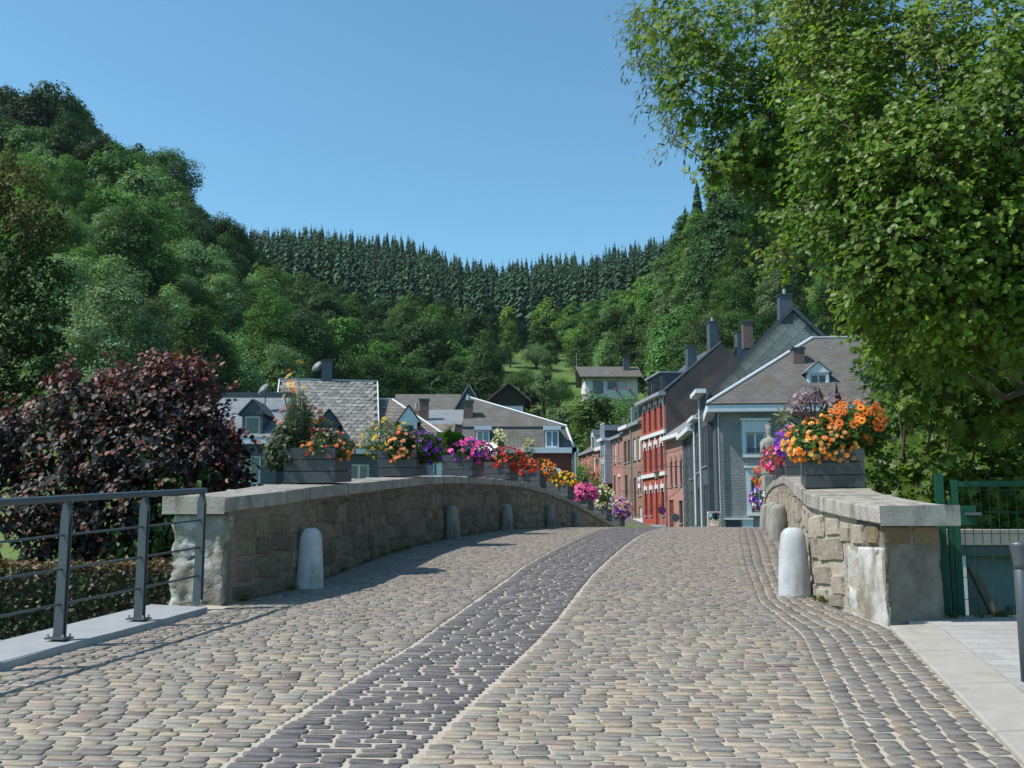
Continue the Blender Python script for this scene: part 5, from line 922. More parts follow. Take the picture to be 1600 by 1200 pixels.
# ------------------------------------------------------------------ near trees and shrubs
def blob_tree(name, label, cat, base, blobs, leaf, cols, tmpl, density, trunk, matk='leaf', up=.55, group=None, nleafparts=0, barkm='bark', twig=.34, twr=.012, droop=.35, cup=.4, accent=None):
    """foliage grown as leafy sprays inside overlapping volumes (px, py, radius px, distance); limbs run from the trunk to each volume"""
    root = empty(name, base, 0, label, cat, group); b = np.array(base); VV, FF_, TT = [], [], []; off = 0; parts = []; limbs = MB(); twigs = MB()
    for (px, py, rp, D, ci) in blobs:
        c = np.array(at(px, py, D)); r = max(.35 * rp / FPX * D, rp / FPX * D - .5 * twig); nsp = max(6, int(density * rng.uniform(.7, 1.15) * rp * rp / 1000.)); q = rdir(nsp); sp = c + q * (r * rng.uniform(.25, 1, nsp) ** .55)[:, None] * np.array([1, 1, .92])
        sd_ = unit(q * .8 + rdir(nsp) * .6 + np.array([0, 0, -.15])); nl = 11
        t_ = np.tile(np.linspace(.05, 1, nl), nsp); C = np.repeat(sp, nl, 0) + np.repeat(sd_, nl, 0) * (t_ * twig)[:, None] + rng.normal(0, leaf * .45, (nsp * nl, 3))
        N = np.repeat(q, nl, 0) * cup + np.array([-.3, -.36, up]) + rdir(nsp * nl) * .62
        V, F, k = leaves(C, N, leaf, tmpl, droop, np.repeat(sd_, nl, 0) * .7 + rdir(nsp * nl) * .7)
        col = np.array(cols[ci]); T = np.repeat(np.clip(np.repeat(col[None] * rng.normal(1, .13, (nsp, 1)), nl, 0) * rng.normal(1, .16, (nsp * nl, 1)) * (1 + rng.normal(0, .07, (nsp * nl, 3))), .004, .6), k, 0)
        if accent: ac = np.repeat(rng.random(nsp * nl) < accent[1], k)[:, None]; T = np.where(ac, np.array(accent[0])[None] * rng.normal(1, .2, (len(T), 1)).clip(.5), T)
        VV.append(V - b); FF_.append(F + off); TT.append(T); off += len(V)
        for j in range(0, nsp, 3): twigs.tube([sp[j] - sd_[j] * twig * .5 - b, sp[j] + sd_[j] * twig * .8 - b], [twr * .6, twr * .25], 4, False)
        if trunk:
            st = np.array(trunk(c)); mid = (st * .55 + c * .45) + np.array([0, 0, -.12 * np.linalg.norm(c - st)]) + rng.normal(0, .12, 3); limbs.tube([st - b, mid - b, c - b], [.035 + .012 * np.linalg.norm(c - st), .03, .012], 6)
    V = np.concatenate(VV); F = np.concatenate(FF_); T = np.concatenate(TT)
    k = len(TMP[tmpl][0]); nf = len(TMP[tmpl][1]); nleaf = len(V) // k
    if nleafparts:                     # the leaves that show largest stand as parts of their own
        Lc = V.reshape(nleaf, k, 3).mean(1) + b; d = Lc[:, 1]; sx = 800 + FPX * Lc[:, 0] / d; ok = (sx > 0) & (sx < 1600); pk = np.argsort(np.where(ok, d, 999))[:nleafparts]
        for i in pk:
            o_ = V[i * k]; mk('leaf', npmesh('leaf', V[i * k:(i + 1) * k] - o_, np.array(TMP[tmpl][1]), MT[matk], False, T[i * k:(i + 1) * k]), root, o_)
        keep = np.setdiff1d(np.arange(nleaf), pk); V = V.reshape(nleaf, k, 3)[keep].reshape(-1, 3); T = T.reshape(nleaf, k, 3)[keep].reshape(-1, 3); n = len(keep); F = (np.array(TMP[tmpl][1])[None] + (np.arange(n) * k)[:, None, None]).reshape(-1, F.shape[1])
    tag(mk('crown', npmesh('crown', V, F, MT[matk], False, T), root), kind='stuff')
    if trunk: limbs.build('branches', MT[barkm], root, True)
    tag(twigs.build('twigs', MT[barkm], root), kind='stuff'); return root
GA, GB, GC, GD = (.130, .215, .028), (.105, .185, .028), (.165, .235, .036), (.075, .13, .026)
tb = np.array(at(1600, 700, 14.5)); tb = np.array([7.6, 12., -.3])
tk = lambda c: (tb[0] - .12 * (c[2]), 12., min(max(3.6, c[2] - .6), 9.5))
r1 = blob_tree('alder_tree', 'big leafy tree filling the upper corner, its glossy branches hanging over the bridge', 'tree', tuple(tb), [
    (1330, 50, 120, 10.8, 0), (1345, 220, 110, 9.3, 0), (1350, 350, 90, 9.3, 1), (1425, 120, 120, 9.8, 2), (1440, 270, 115, 8.8, 0), (1425, 400, 105, 8.8, 1), (1380, 455, 80, 9.3, 0), (1530, 60, 130, 9.8, 0), (1545, 220, 125, 8.8, 1), (1540, 370, 120, 8.8, 0), (1480, 470, 85, 8.8, 0), (1585, 480, 90, 8.8, 1), (1400, 520, 45, 9.8, 0), (1225, 395, 30, 10.3, 2), (1290, 330, 55, 9.8, 1), (1640, 130, 130, 8.8, 0), (1650, 330, 130, 8.8, 1), (1650, 500, 90, 8.8, 0), (1490, 545, 55, 9.3, 1), (1300, 130, 95, 9.8, 0), (1290, 30, 90, 10.2, 2), (1310, 260, 70, 9.6, 1), (1245, 330, 34, 10.2, 0)],
    .067, [GA, GB, GC, GD], 'broad', 22, tk, nleafparts=300)
m = MB().tube([tb - tb + np.array([0, 0, -.5]), (-.1, 0, 3), (-.5, 0, 6), (-.9, .1, 10.5)], [.3, .25, .2, .09], 10); m.build('trunk', MT['bark_pale'], r1, True)
mb_ = np.array([10.2, 18.5, -.3]); mkk = lambda c: (10.2 - .3 * c[2] * .5, 18.5, max(4., c[2] - 1.2))
r6 = blob_tree('maple_tree', 'tall maple whose lobed leaf sprays hang down against the sky beside the glossy branches', 'tree', tuple(mb_), [(1100, 130, 75, 17.0, 0), (1060, 40, 75, 17.0, 2), (1135, 225, 55, 16.8, 0), (1125, 262, 34, 17.0, 0), (1190, 60, 105, 17.0, 0), (1185, 190, 75, 16.7, 1), (1260, 140, 105, 17.2, 0), (1255, 270, 85, 17.0, 1), (1140, 275, 24, 16.6, 0), (1215, 320, 50, 17, 1), (1195, 255, 60, 17, 1)], .13, [GA, GB, GC, GD], 'maple', 15.5, mkk, twig=.42)
MB().tube([(0, 0, -.5), (-.3, 0, 4), (-1.1, 0, 8), (-2.2, 0, 12.5)], [.34, .28, .2, .08], 9).build('trunk', MT['bark_pale'], r6, True)
wb = np.array([11., 22., -.3]); wk = lambda c: (10.4 - .2 * c[2] * .5, 22, max(3., c[2] - 1.5))
r2 = blob_tree('willow_tree', 'silvery narrow leaved willow showing at the sky edge of the big tree', 'tree', tuple(wb), [(1010, 95, 42, 20, 0), (1000, 30, 38, 20, 0), (1045, 150, 50, 20, 0), (1035, 60, 60, 20.5, 0), (1050, 215, 34, 19.5, 0), (1085, 90, 80, 21, 0), (1150, 30, 90, 21, 0), (1110, 200, 60, 20, 0)], .17, [(.12, .16, .085)], 'narrow', 13, wk, twig=.5, droop=.6)
MB().tube([(0, 0, -.5), (-.3, 0, 4), (-1.2, 0, 9), (-2., 0, 13)], [.3, .24, .16, .06], 9).build('trunk', MT['bark'], r2, True)
sb = np.array([7.2, 16.5, -.6]); sk = lambda c: (7.2 + (c[0] - 7.2) * .3, 17.8, .2)
r3 = blob_tree('maple_thicket', 'dense young maple thicket with lobed leaves behind the sunlit parapet and gate', 'bush', tuple(sb), [
    (1425, 690, 75, 15.5, 0), (1375, 735, 45, 14.8, 0), (1500, 670, 85, 15.5, 1), (1590, 700, 95, 15.5, 0), (1450, 765, 62, 14.6, 0), (1545, 765, 75, 14.6, 0), (1362, 668, 32, 15.5, 1), (1395, 610, 52, 16.5, 1), (1470, 610, 70, 16.5, 1), (1570, 610, 85, 16.5, 1), (1640, 770, 80, 14.6, 0), (1400, 790, 40, 14.2, 0), (1500, 815, 60, 14.4, 1), (1600, 830, 60, 14.3, 1), (1350, 760, 30, 14.6, 0), (1430, 560, 60, 17, 3), (1530, 560, 80, 17, 3), (1660, 660, 90, 16, 1), (1375, 585, 40, 17.5, 1), (1425, 545, 58, 13.4, 0), (1505, 540, 68, 13.4, 0), (1590, 545, 80, 13.4, 0), (1400, 590, 40, 13.8, 0), (1460, 610, 60, 13.6, 0), (1545, 620, 70, 13.6, 0), (1650, 600, 80, 13.4, 0)],
    .15, [(.125, .205, .038), (.10, .17, .034), GC, GD], 'maple', 13, sk, up=.5, twig=.4)
for k, (px, D, sc, lab) in enumerate(((1625, 31, .85, 'shaded tree standing behind the maple thicket'), (1740, 27, .9, 'shaded tree behind the mesh gate and thicket'), (1575, 46, 1.1, 'tall dark tree high behind the hanging branches'), (1700, 38, 1.2, 'tall dark tree at the picture edge behind the gate'), (1500, 64, 1.15, 'dark tree on the slope to the side of the corner house'))):
    x, y = gpos_px(px, D); e = put_tree('fine', x, y, sc, jit((.055, .10, .03), .08), lab, None); e.location.z = min(e.location.z, 3)
# dark tree at the picture's edge on the left, copper shrub, hedge
lb_ = np.array([-15.5, 27., -.2]); lk = lambda c: (-15.5 + .1 * (c[0] + 15.5), 27, max(1.5, c[2] - 2.))
r4 = blob_tree('copper_tinged_tree', 'shady dark tree with rusty leaf tips beside the copper shrub', 'tree', tuple(lb_), [(15, 300, 60, 26, 1), (60, 350, 45, 25.5, 1), (-20, 380, 90, 27, 0), (50, 430, 58, 26, 0), (20, 500, 75, 26, 0), (70, 510, 42, 25.5, 0), (-40, 500, 90, 27, 0), (30, 580, 80, 26, 0), (85, 590, 38, 25.5, 0), (-60, 620, 90, 26, 0), (40, 650, 70, 26, 0), (-60, 280, 70, 27, 1)], .11, [(.034, .064, .018), (.075, .07, .02)], 'broad', 32, lk, 'leaf_hill', up=.5)
MB().tube([(0, 0, -.5), (.1, 0, 3), (0, 0, 7)], [.28, .22, .1], 9).build('trunk', MT['bark'], r4, True)
hb = np.array([-5.3, 13.6, -.2]); hk = lambda c: (-5.3 + (c[0] + 5.3) * .25, 13.7, .1)
PU, PB, PR, PG = (.036, .018, .022), (.027, .024, .024), (.13, .034, .036), (.075, .14, .03)
r5 = blob_tree('copper_hazel_shrub', 'large dark purple copper hazel shrub behind the steel railing', 'shrub', tuple(hb), [
    (130, 640, 58, 13, 1), (200, 630, 62, 13, 0), (270, 625, 60, 13, 0), (320, 665, 52, 13, 0), (230, 595, 42, 13.2, 2), (150, 600, 36, 13.2, 2), (285, 590, 36, 13.2, 2), (335, 625, 28, 13.2, 2), (100, 620, 28, 13, 2), (60, 690, 60, 13, 1), (10, 700, 55, 13, 1), (150, 710, 75, 12.6, 1), (240, 710, 75, 12.6, 1), (320, 725, 60, 12.8, 0), (355, 705, 34, 13, 0), (90, 780, 75, 12.6, 1), (190, 790, 80, 12.6, 1), (290, 790, 70, 12.7, 3), (355, 765, 36, 13, 0), (0, 790, 70, 12.8, 1), (230, 850, 70, 12.8, 3), (100, 860, 70, 12.8, 1), (330, 820, 45, 13, 3), (60, 620, 25, 13.4, 4), (-60, 720, 70, 13, 1), (375, 680, 20, 13, 2), (255, 565, 14, 13.2, 2), (185, 570, 14, 13.2, 2), (95, 580, 14, 13, 2), (310, 570, 12, 13.2, 2), (20, 650, 24, 13.2, 2)],
    .084, [PU, PB, PR, (.065, .125, .03), PG], 'broad', 22, hk, 'leaf_dark', up=.55, twig=.26, cup=.55, nleafparts=300, accent=((.18, .055, .03), .17))
hg = empty('beech_hedge', (-6.2, 11.3, 0), 0, 'clipped low beech hedge with coppery top behind the railing', 'hedge'); n = 15000; P = np.stack([rng.uniform(-4.2, 2.75, n), rng.uniform(-.36, .36, n), rng.uniform(0, 1.12, n)], 1); f_ = rng.random(n); P[:, 1] = np.where(f_ < .55, -.36 + rng.normal(0, .02, n), P[:, 1]); P[:, 2] = np.where(f_ > .7, 1.1 + rng.normal(0, .022, n), P[:, 2])
N = np.where((f_ < .55)[:, None], np.array([0, -1, .3]), np.array([0, -.2, 1.])) + rdir(n) * .7; V, F, k = leaves(P, N, .055, 'broad'); tc_ = np.where(P[:, 2:] > 1.05, np.array([[.10, .055, .02]]), np.array([[.035, .036, .014]])) * rng.normal(1, .25, (n, 1)); tc_ = np.where(rng.random((n, 1)) < .25, np.array([[.05, .075, .018]]), tc_); tag(mk('foliage', npmesh('foliage', V, F, MT['leaf_dark'], False, np.repeat(np.clip(tc_, .004, .5), k, 0)), hg), kind='stuff'); MB().box(-4.1, 2.65, -.27, .27, -.3, 1.0).build('inner_twigs', MT['bark'], hg)

# weeds in the joints by the gate, at the kerb and along the wall foot
wp = [(3.9 + rng.uniform(0, 1.4), 9.0 + rng.uniform(0, .35)) for _ in range(9)] + [(float(ev(_XL, d)) + .03 + rng.uniform(0, .05), d) for d in rng.uniform(10.2, 22, 12)] + [(float(ev(_XR, d)) - .05, d) for d in rng.uniform(9.2, 16, 8)]
VV, FF_, TT, o_ = [], [], [], 0
for x, y in wp:
    n = 26; P = np.stack([x + rng.normal(0, .035, n), y + rng.normal(0, .035, n), np.full(n, float(gz(min(y, 8.9) if x > 3.6 else y)) + .02)], 1); N = rdir(n); N[:, 2] *= .3
    V, F, k = leaves(P, N, .07, 'narrow', -1.5); VV.append(V); FF_.append(F + o_); o_ += len(V); TT.append(tints(n, k, (.10, .13, .035)))
tag(mk('weeds', npmesh('weeds', np.concatenate(VV), np.concatenate(FF_), MT['leaf'], False, np.concatenate(TT))), 'small tufts of weeds in the joints by the wall and gate', 'weeds', kind='stuff')
# ------------------------------------------------------------------ flower boxes on the parapets
PW, PL, PH = .60, .78, .43
pl_long = bevel  # (bevels are applied per plank object below)
LONGP = MB().box(-.012, .012, -PL / 2, PL / 2, 0, .132).mesh('plank', MT['planter_wood']); SHORTP = MB().box(-PW / 2 + .013, PW / 2 - .013, -.012, .012, 0, .132).mesh('plank', MT['planter_wood'])
POSTM = MB().box(-.025, .025, -.025, .025, .01, PH - .02).mesh('corner_post', MT['planter_wood']); LINER = MB().box(-PW / 2 + .03, PW / 2 - .03, -PL / 2 + .03, PL / 2 - .03, .01, PH - .06).mesh('soil', MT['soil'])
def planter(side, D, label, sc=1.):
    p, t, n = wpt(side, D, .29); rz_ = math.atan2(t[1], t[0]) - math.pi / 2; sl = math.atan2(float(zc(D + .3) - zc(D - .3)), .6)
    o = empty('flower_box', (p[0], p[1], float(zc(D)) + .012), rz_, label, 'flower box'); o.rotation_euler = (sl, 0, rz_); o.scale = (sc, sc, sc)
    for k in range(3):
        z = .012 + k * .142
        for s_ in (-1, 1): mk('plank', LONGP, o, (s_ * PW / 2, 0, z)); mk('plank', SHORTP, o, (0, s_ * (PL / 2 - .012), z))
    for a in (-1, 1):
        for b in (-1, 1): mk('corner_post', POSTM, o, (a * (PW / 2 - .04), b * (PL / 2 - .05), 0))
    mk('soil', LINER, o); return np.array([p[0], p[1], float(zc(D)) + PH * sc]), np.array([*t, 0]), np.array([*(-n), 0])
def fmat(k, c, rough=.55): return mt('petal_' + k, [tuple(.82 * x for x in c), tuple(min(1, 1.12 * x) for x in c)], rough, 30, objrand=.22, transl=.2, spec=.3)
for k, c in dict(orange=(.85, .22, .03), peach=(.85, .36, .14), apricot=(.85, .48, .12), red=(.62, .02, .025), coral=(.75, .12, .07), magenta=(.60, .03, .24), pink=(.78, .10, .34), violet=(.16, .02, .42), plum=(.045, .012, .04), white=(.80, .80, .76), cream=(.75, .70, .42), yellow=(.85, .52, .02), palepink=(.75, .42, .45), rust=(.62, .13, .03)).items(): fmat(k, c)
mt('flower_eye', [(.03, .012, .008)], .9); mt('stem', [(.06, .10, .03)], .7)
def blossom(kind, m_):
    V = []; F = []; MI = []
    if kind == 'begonia':
        for ring, (r, z, np_, tilt) in enumerate(((1, 0, 6, .25), (.72, .22, 5, .5), (.4, .4, 4, .8))):
            for k in range(np_):
                a = (k + .5 * ring) * 6.283 / np_ + rng.normal(0, .1); w = 3.3 / np_; i = len(V); d = lambda A, rr, zz_: (rr * math.cos(A), rr * math.sin(A), zz_)
                V += [d(a, .1 * r, z), d(a - w * .72, .78 * r, z + tilt * .45 * r), d(a, r * rng.uniform(.9, 1.1), z + tilt * .6 * r), d(a + w * .72, .78 * r, z + tilt * .45 * r)]; F.append((i, i + 1, i + 2, i + 3)); MI.append(0)
    elif kind == 'petunia':
        n = 10; V = [(0, 0, -.45)] + [((1 + .1 * (-1) ** k) * math.cos(k * .6283), (1 + .1 * (-1) ** k) * math.sin(k * .6283), .06 * (-1) ** k) for k in range(n)] + [(.22 * math.cos(k * .6283), .22 * math.sin(k * .6283), -.2) for k in range(n)]
        for k in range(n): F += [(1 + k, 1 + (k + 1) % n, 11 + (k + 1) % n, 11 + k), (0, 11 + k, 11 + (k + 1) % n)]; MI += [0, 1]
    elif kind == 'daisy':
        n = 11
        for k in range(n):
            a = k * 6.283 / n + rng.normal(0, .05); i = len(V); c, s = math.cos(a), math.sin(a); V += [(.18 * c, .18 * s, .03), (.62 * c - .17 * s, .62 * s + .17 * c, .08), (c, s, -.02), (.62 * c + .17 * s, .62 * s - .17 * c, .08)]; F.append((i, i + 3, i + 2, i + 1)); MI.append(0)
        i = len(V); V += [(.26 * math.cos(k * .785), .26 * math.sin(k * .785), .05) for k in range(8)] + [(0, 0, .17)]; F += [(i + k, i + (k + 1) % 8, i + 8) for k in range(8)]; MI += [1] * 8
    elif kind == 'umbel':
        for k in range(22):
            r = math.sqrt((k + .5) / 22); a = k * 2.4; i = len(V); x, y, z = r * math.cos(a), r * math.sin(a), .12 * (1 - r * r) + rng.normal(0, .025); s = .17; V += [(x - s, y - s * .3, z), (x + s * .3, y - s, z), (x + s, y + s * .3, z), (x - s * .3, y + s, z)]; F.append((i, i + 1, i + 2, i + 3)); MI.append(0)
    else:                              # bell or spike floret
        for k in range(5):
            a = k * 1.2566; i = len(V); c, s = math.cos(a), math.sin(a); V += [(.12 * c, .12 * s, 0), (.5 * c - .3 * s, .5 * s + .3 * c, .5), (.75 * c, .75 * s, .85), (.5 * c + .3 * s, .5 * s - .3 * c, .5)]; F.append((i, i + 3, i + 2, i + 1)); MI.append(0)
    me = npmesh('blossom', V, F, [MT['petal_' + m_], MT['flower_eye']], False); me.polygons.foreach_set('material_index', MI); return me
BM = {}
def bmesh_of(kind, m_, var):
    k = (kind, m_, var)
    if k not in BM: BM[k] = blossom(kind, m_)
    return BM[k]
def flowers(name, label, c, rad, nleaf, lsize, lcol, blooms, tmpl='broad', single=True, lift=0., hang=0., stems=0, facing=(-.15, -.75, .55), cat='plant'):
    """a mounded or trailing plant: leaves through an ellipsoid, blossoms on its outside"""
    c = np.array(c, float); rad = np.array(rad); root = empty(name, tuple(c), 0, label, cat)
    q = rdir(nleaf); P = q * rng.uniform(.35, 1, nleaf)[:, None] ** .5 * rad; P[:, 2] -= hang * np.clip(-P[:, 1] / rad[1] * .5 + np.abs(P[:, 0]) / rad[0] * .5, 0, 1) ** 2
    V, F, k = leaves(P, q * .6 + np.array([-.1, -.25, .6]) + rdir(nleaf) * .6, lsize, tmpl); tag(mk('foliage', npmesh('foliage', V, F, MT['leaf'], False, tints(nleaf, k, lcol, .22)), root), kind='stuff')
    if stems:
        s_ = MB()
        for _ in range(stems): a = P[rng.integers(nleaf)]; s_.tube([(a[0] * .3, a[1] * .3, -rad[2]), (a[0] * .8, a[1] * .8, 0), tuple(a)], .006, 4, False)
        s_.build('stems', MT['stem'], root)
    far = {}; fa = np.array(facing)
    for kind, m_, nb, size in blooms:
        d = rdir(nb * 6); d = d[(d @ fa) > -.12][:nb]
        Q = d * rad * rng.uniform(.92, 1.1, len(d))[:, None]; Q[:, 2] -= hang * np.clip(-Q[:, 1] / rad[1] * .5 + np.abs(Q[:, 0]) / rad[0] * .5, 0, 1) ** 2; Q[:, 2] += lift * rng.uniform(.3, 1, len(d))
        for i in range(len(d)):
            n = Vector(unit(d[i] * .7 + fa * .6 + rdir(1)[0] * .35)); M = Matrix.Translation(Q[i]) @ n.to_track_quat('Z', 'Y').to_matrix().to_4x4() @ Matrix.Rotation(rng.uniform(0, 6.28), 4, 'Z') @ Matrix.Scale(size * rng.uniform(.75, 1.2), 4); me = bmesh_of(kind, m_, int(rng.integers(3)))
            if single: o = bpy.data.objects.new('blossom', me); link(o); o.parent = root; o.matrix_local = M
            else: far.setdefault(m_, MB()).add([M @ v.co for v in me.vertices], [tuple(p.vertices) for p in me.polygons])
        if lift and kind in ('daisy', 'umbel'):
            s_ = MB(); [s_.tube([(q_[0] * .5, q_[1] * .5, -.05), tuple(q_ - d_ * .01)], .004, 4, False) for q_, d_ in zip(Q, d)]; s_.build('flower_stalks', MT['stem'], root)
    for m_, mb in far.items(): tag(mb.build('blossoms', MT['petal_' + m_], root), kind='stuff')
    return root
GL_, GR_, GS_ = (.06, .115, .025), (.045, .085, .025), (.12, .15, .10)
def off(c, t, n, a, b, h): return c + t * a + n * b + np.array([0, 0, h])     # a along the wall, b towards the road, h up
# shaded wall, near to far
c, t, n = planter(-1, 12.9, 'first grey plank flower box on the shaded parapet, holding the tallest plants', 1.05)
flowers('foliage_plant', 'bushy dark leaved plant at the railing end of the first flower box', off(c, t, n, -.15, -.40, .02), (.28, .34, .30), 1500, .06, (.075, .10, .055), [], hang=.34)
flowers('yarrow', 'tall feathery yarrow with flat golden flower heads in the first flower box', off(c, t, n, -.05, -.27, .34), (.20, .28, .44), 2400, .055, (.085, .115, .065), [('umbel', 'apricot', 7, .055), ('umbel', 'orange', 4, .05)], 'narrow', lift=.42, stems=30, facing=(0, -.1, 1))
flowers('gaillardia', 'scattered orange red daisies standing above the first flower box', off(c, t, n, .05, -.2, .24), (.42, .3, .26), 900, .055, (.06, .10, .04), [('daisy', 'rust', 9, .045), ('daisy', 'orange', 5, .042)], 'diamond', lift=.12, stems=12)
flowers('begonia', 'apricot begonias spilling over the road side of the first flower box', off(c, t, n, -.1, .08, .04), (.42, .38, .19), 1500, .05, (.085, .11, .035), [('begonia', 'orange', 22, .034), ('begonia', 'peach', 12, .034), ('begonia', 'red', 8, .028), ('bell', 'palepink', 22, .04)], hang=.22)
c, t, n = planter(-1, 17.9, 'second grey plank flower box on the shaded parapet, with yellow flowers', 1.12)
flowers('yellow_daisy', 'green bush with bright yellow daisies in the second flower box', off(c, t, n, -.1, -.3, .2), (.46, .40, .38), 2200, .075, (.06, .13, .02), [('daisy', 'yellow', 26, .048)], 'narrow', facing=(-.5, -.5, .4))
flowers('begonia', 'peach begonias hanging in the middle of the second flower box', off(c, t, n, -.35, .05, .08), (.26, .24, .26), 700, .06, GR_, [('begonia', 'peach', 34, .046), ('begonia', 'coral', 10, .04)], hang=.34)
flowers('petunia', 'dark purple petunias trailing from the second flower box', off(c, t, n, .0, .3, .06), (.44, .42, .3), 1700, .06, GL_, [('petunia', 'plum', 60, .042), ('petunia', 'violet', 26, .042)], hang=.28)
c, t, n = planter(-1, 22.6, 'third grey plank flower box on the shaded parapet, under magenta petunias', 1.12)
flowers('canna', 'broad leaved green canna in the third flower box', off(c, t, n, 0, -.3, .34), (.24, .26, .3), 26, .42, (.06, .13, .025), [], 'broad'); flowers('foliage_plant', 'pale variegated plant at the outer side of the third flower box', off(c, t, n, -.2, -.4, .06), (.3, .3, .24), 500, .06, (.1, .13, .06), [], hang=.1)
flowers('petunia', 'magenta and violet petunia mound in the third flower box', off(c, t, n, -.05, .2, .1), (.52, .48, .3), 1300, .06, GR_, [('petunia', 'pink', 60, .045), ('petunia', 'magenta', 40, .045), ('petunia', 'violet', 30, .045)], single=False, hang=.14)
c, t, n = planter(-1, 26.6, 'fourth grey plank flower box on the shaded parapet, under scarlet begonias', 1.12)
flowers('phlox', 'white and pale pink flower cluster beside the scarlet begonias', off(c, t, n, -.2, -.3, .28), (.3, .3, .22), 500, .06, GR_, [('petunia', 'white', 40, .06), ('petunia', 'palepink', 22, .05)], single=False)
flowers('begonia', 'scarlet begonia mass over the fourth flower box', off(c, t, n, .0, .15, .08), (.55, .5, .32), 900, .06, GR_, [('begonia', 'red', 120, .052), ('begonia', 'coral', 20, .045)], single=False, hang=.15)
flowers('snapdragon', 'tall cream snapdragon spikes behind the scarlet begonias', off(c, t, n, .15, -.1, .55), (.16, .3, .34), 240, .06, (.08, .13, .04), [('bell', 'cream', 46, .06)], single=False, stems=10)
c, t, n = planter(-1, 29.8, 'fifth grey plank flower box, with coral to orange begonias', 1.12)
flowers('begonia', 'coral begonias over the fifth flower box', off(c, t, n, -.1, -.1, .1), (.4, .4, .26), 600, .06, GR_, [('begonia', 'coral', 60, .052), ('begonia', 'red', 40, .05)], single=False, hang=.15); flowers('begonia', 'orange begonias trailing at the road side of the fifth flower box', off(c, t, n, .2, .3, .12), (.4, .36, .26), 700, .06, GL_, [('begonia', 'orange', 80, .055)], single=False, hang=.3)
flowers('snapdragon', 'single cream snapdragon above the coral begonias', off(c, t, n, .0, -.1, .6), (.14, .16, .36), 160, .06, (.08, .13, .04), [('bell', 'cream', 36, .07)], single=False, stems=6)
c, t, n = planter(-1, 33.2, 'sixth grey plank flower box where the parapet starts to fall', 1.15)
flowers('begonia', 'yellow and orange begonias in the sixth flower box', off(c, t, n, .0, .1, .14), (.5, .45, .28), 800, .06, GL_, [('begonia', 'orange', 60, .055), ('begonia', 'yellow', 50, .055)], single=False, hang=.2); flowers('phlox', 'white flowers topping the sixth flower box', off(c, t, n, -.2, -.25, .38), (.3, .3, .16), 260, .06, GR_, [('petunia', 'white', 44, .06)], single=False)
flowers('foliage_plant', 'loose green plant between the sixth flower box and the pink petunias', off(c, t, n, .8, -.2, .1), (.5, .4, .42), 500, .09, (.05, .09, .03), [], 'narrow')
c, t, n = planter(-1, 36., 'seventh grey plank flower box, under a ball of pink petunias', 1.15)
flowers('petunia', 'bright pink petunia ball over the seventh flower box', off(c, t, n, .0, .1, .1), (.5, .5, .34), 500, .06, GR_, [('petunia', 'pink', 150, .058), ('petunia', 'magenta', 50, .055)], single=False, hang=.12)
c, t, n = planter(-1, 38.6, 'eighth grey plank flower box, with green and cream flowers', 1.15); flowers('foliage_plant', 'green and cream flowering plant beyond the pink petunias', off(c, t, n, .0, .1, .3), (.5, .5, .5), 900, .07, (.05, .10, .025), [('bell', 'cream', 60, .08), ('petunia', 'white', 20, .06)], single=False)
c, t, n = planter(-1, 40.8, 'last grey plank flower box at the far end of the shaded parapet', 1.1); flowers('petunia', 'lilac and violet petunias at the far end of the shaded parapet', off(c, t, n, .0, .2, .2), (.55, .5, .45), 500, .06, GR_, [('petunia', 'violet', 60, .065), ('petunia', 'palepink', 60, .065), ('begonia', 'orange', 16, .06)], single=False)
# sunlit wall
c, t, n = planter(1, 11.35, 'big dark grey plank flower box on the sunlit parapet, nearest the gate', 1.)
flowers('begonia', 'apricot begonia mass cascading over the dark flower box on the sunlit parapet', off(c, t, n, -.12, .08, .10), (.42, .40, .26), 1900, .06, (.075, .15, .03), [('begonia', 'orange', 70, .03), ('begonia', 'peach', 70, .033), ('begonia', 'apricot', 44, .036)], hang=.26, facing=(-.4, -.75, .3))
flowers('rudbeckia', 'orange black eyed daisies leaning out beside the apricot begonias', off(c, t, n, -.12, -.26, .17), (.34, .30, .26), 1900, .065, (.075, .14, .03), [('daisy', 'orange', 75, .048)], 'diamond', lift=.14, stems=14, facing=(-.3, -.75, .5))
ca = off(c, t, n, .15, .16, .40); root = empty('castor_plant', tuple(ca), 0, 'dark purple castor plant with big star leaves above the apricot begonias', 'plant'); root.scale = (1.35, 1.35, 1.35)
mt('castor_leaf', [(.045, .016, .022), (.085, .035, .05)], .4, 5, spec=.5, transl=.1); mt('castor_green', [(.05, .075, .02), (.075, .10, .025)], .45, 5, transl=.2)
V = [(0, 0, 0)]; F = []
for k in range(8):
    a = -2.6 + k * 5.2 / 7; L_ = 1. - .35 * abs(k - 3.5) / 3.5; i = len(V); V += [(.35 * L_ * math.cos(a - .26), .35 * L_ * math.sin(a - .26), .03), (.72 * L_ * math.cos(a - .1), .72 * L_ * math.sin(a - .1), .0), (L_ * math.cos(a), L_ * math.sin(a), -.12), (.72 * L_ * math.cos(a + .1), .72 * L_ * math.sin(a + .1), .0), (.35 * L_ * math.cos(a + .26), .35 * L_ * math.sin(a + .26), .03)]; F += [(0, i, i + 1, i + 3, i + 4), (i + 1, i + 2, i + 3)]
cl = [npmesh('leaf', V, F, MT[m_]) for m_ in ('castor_leaf', 'castor_green')]; st = MB()
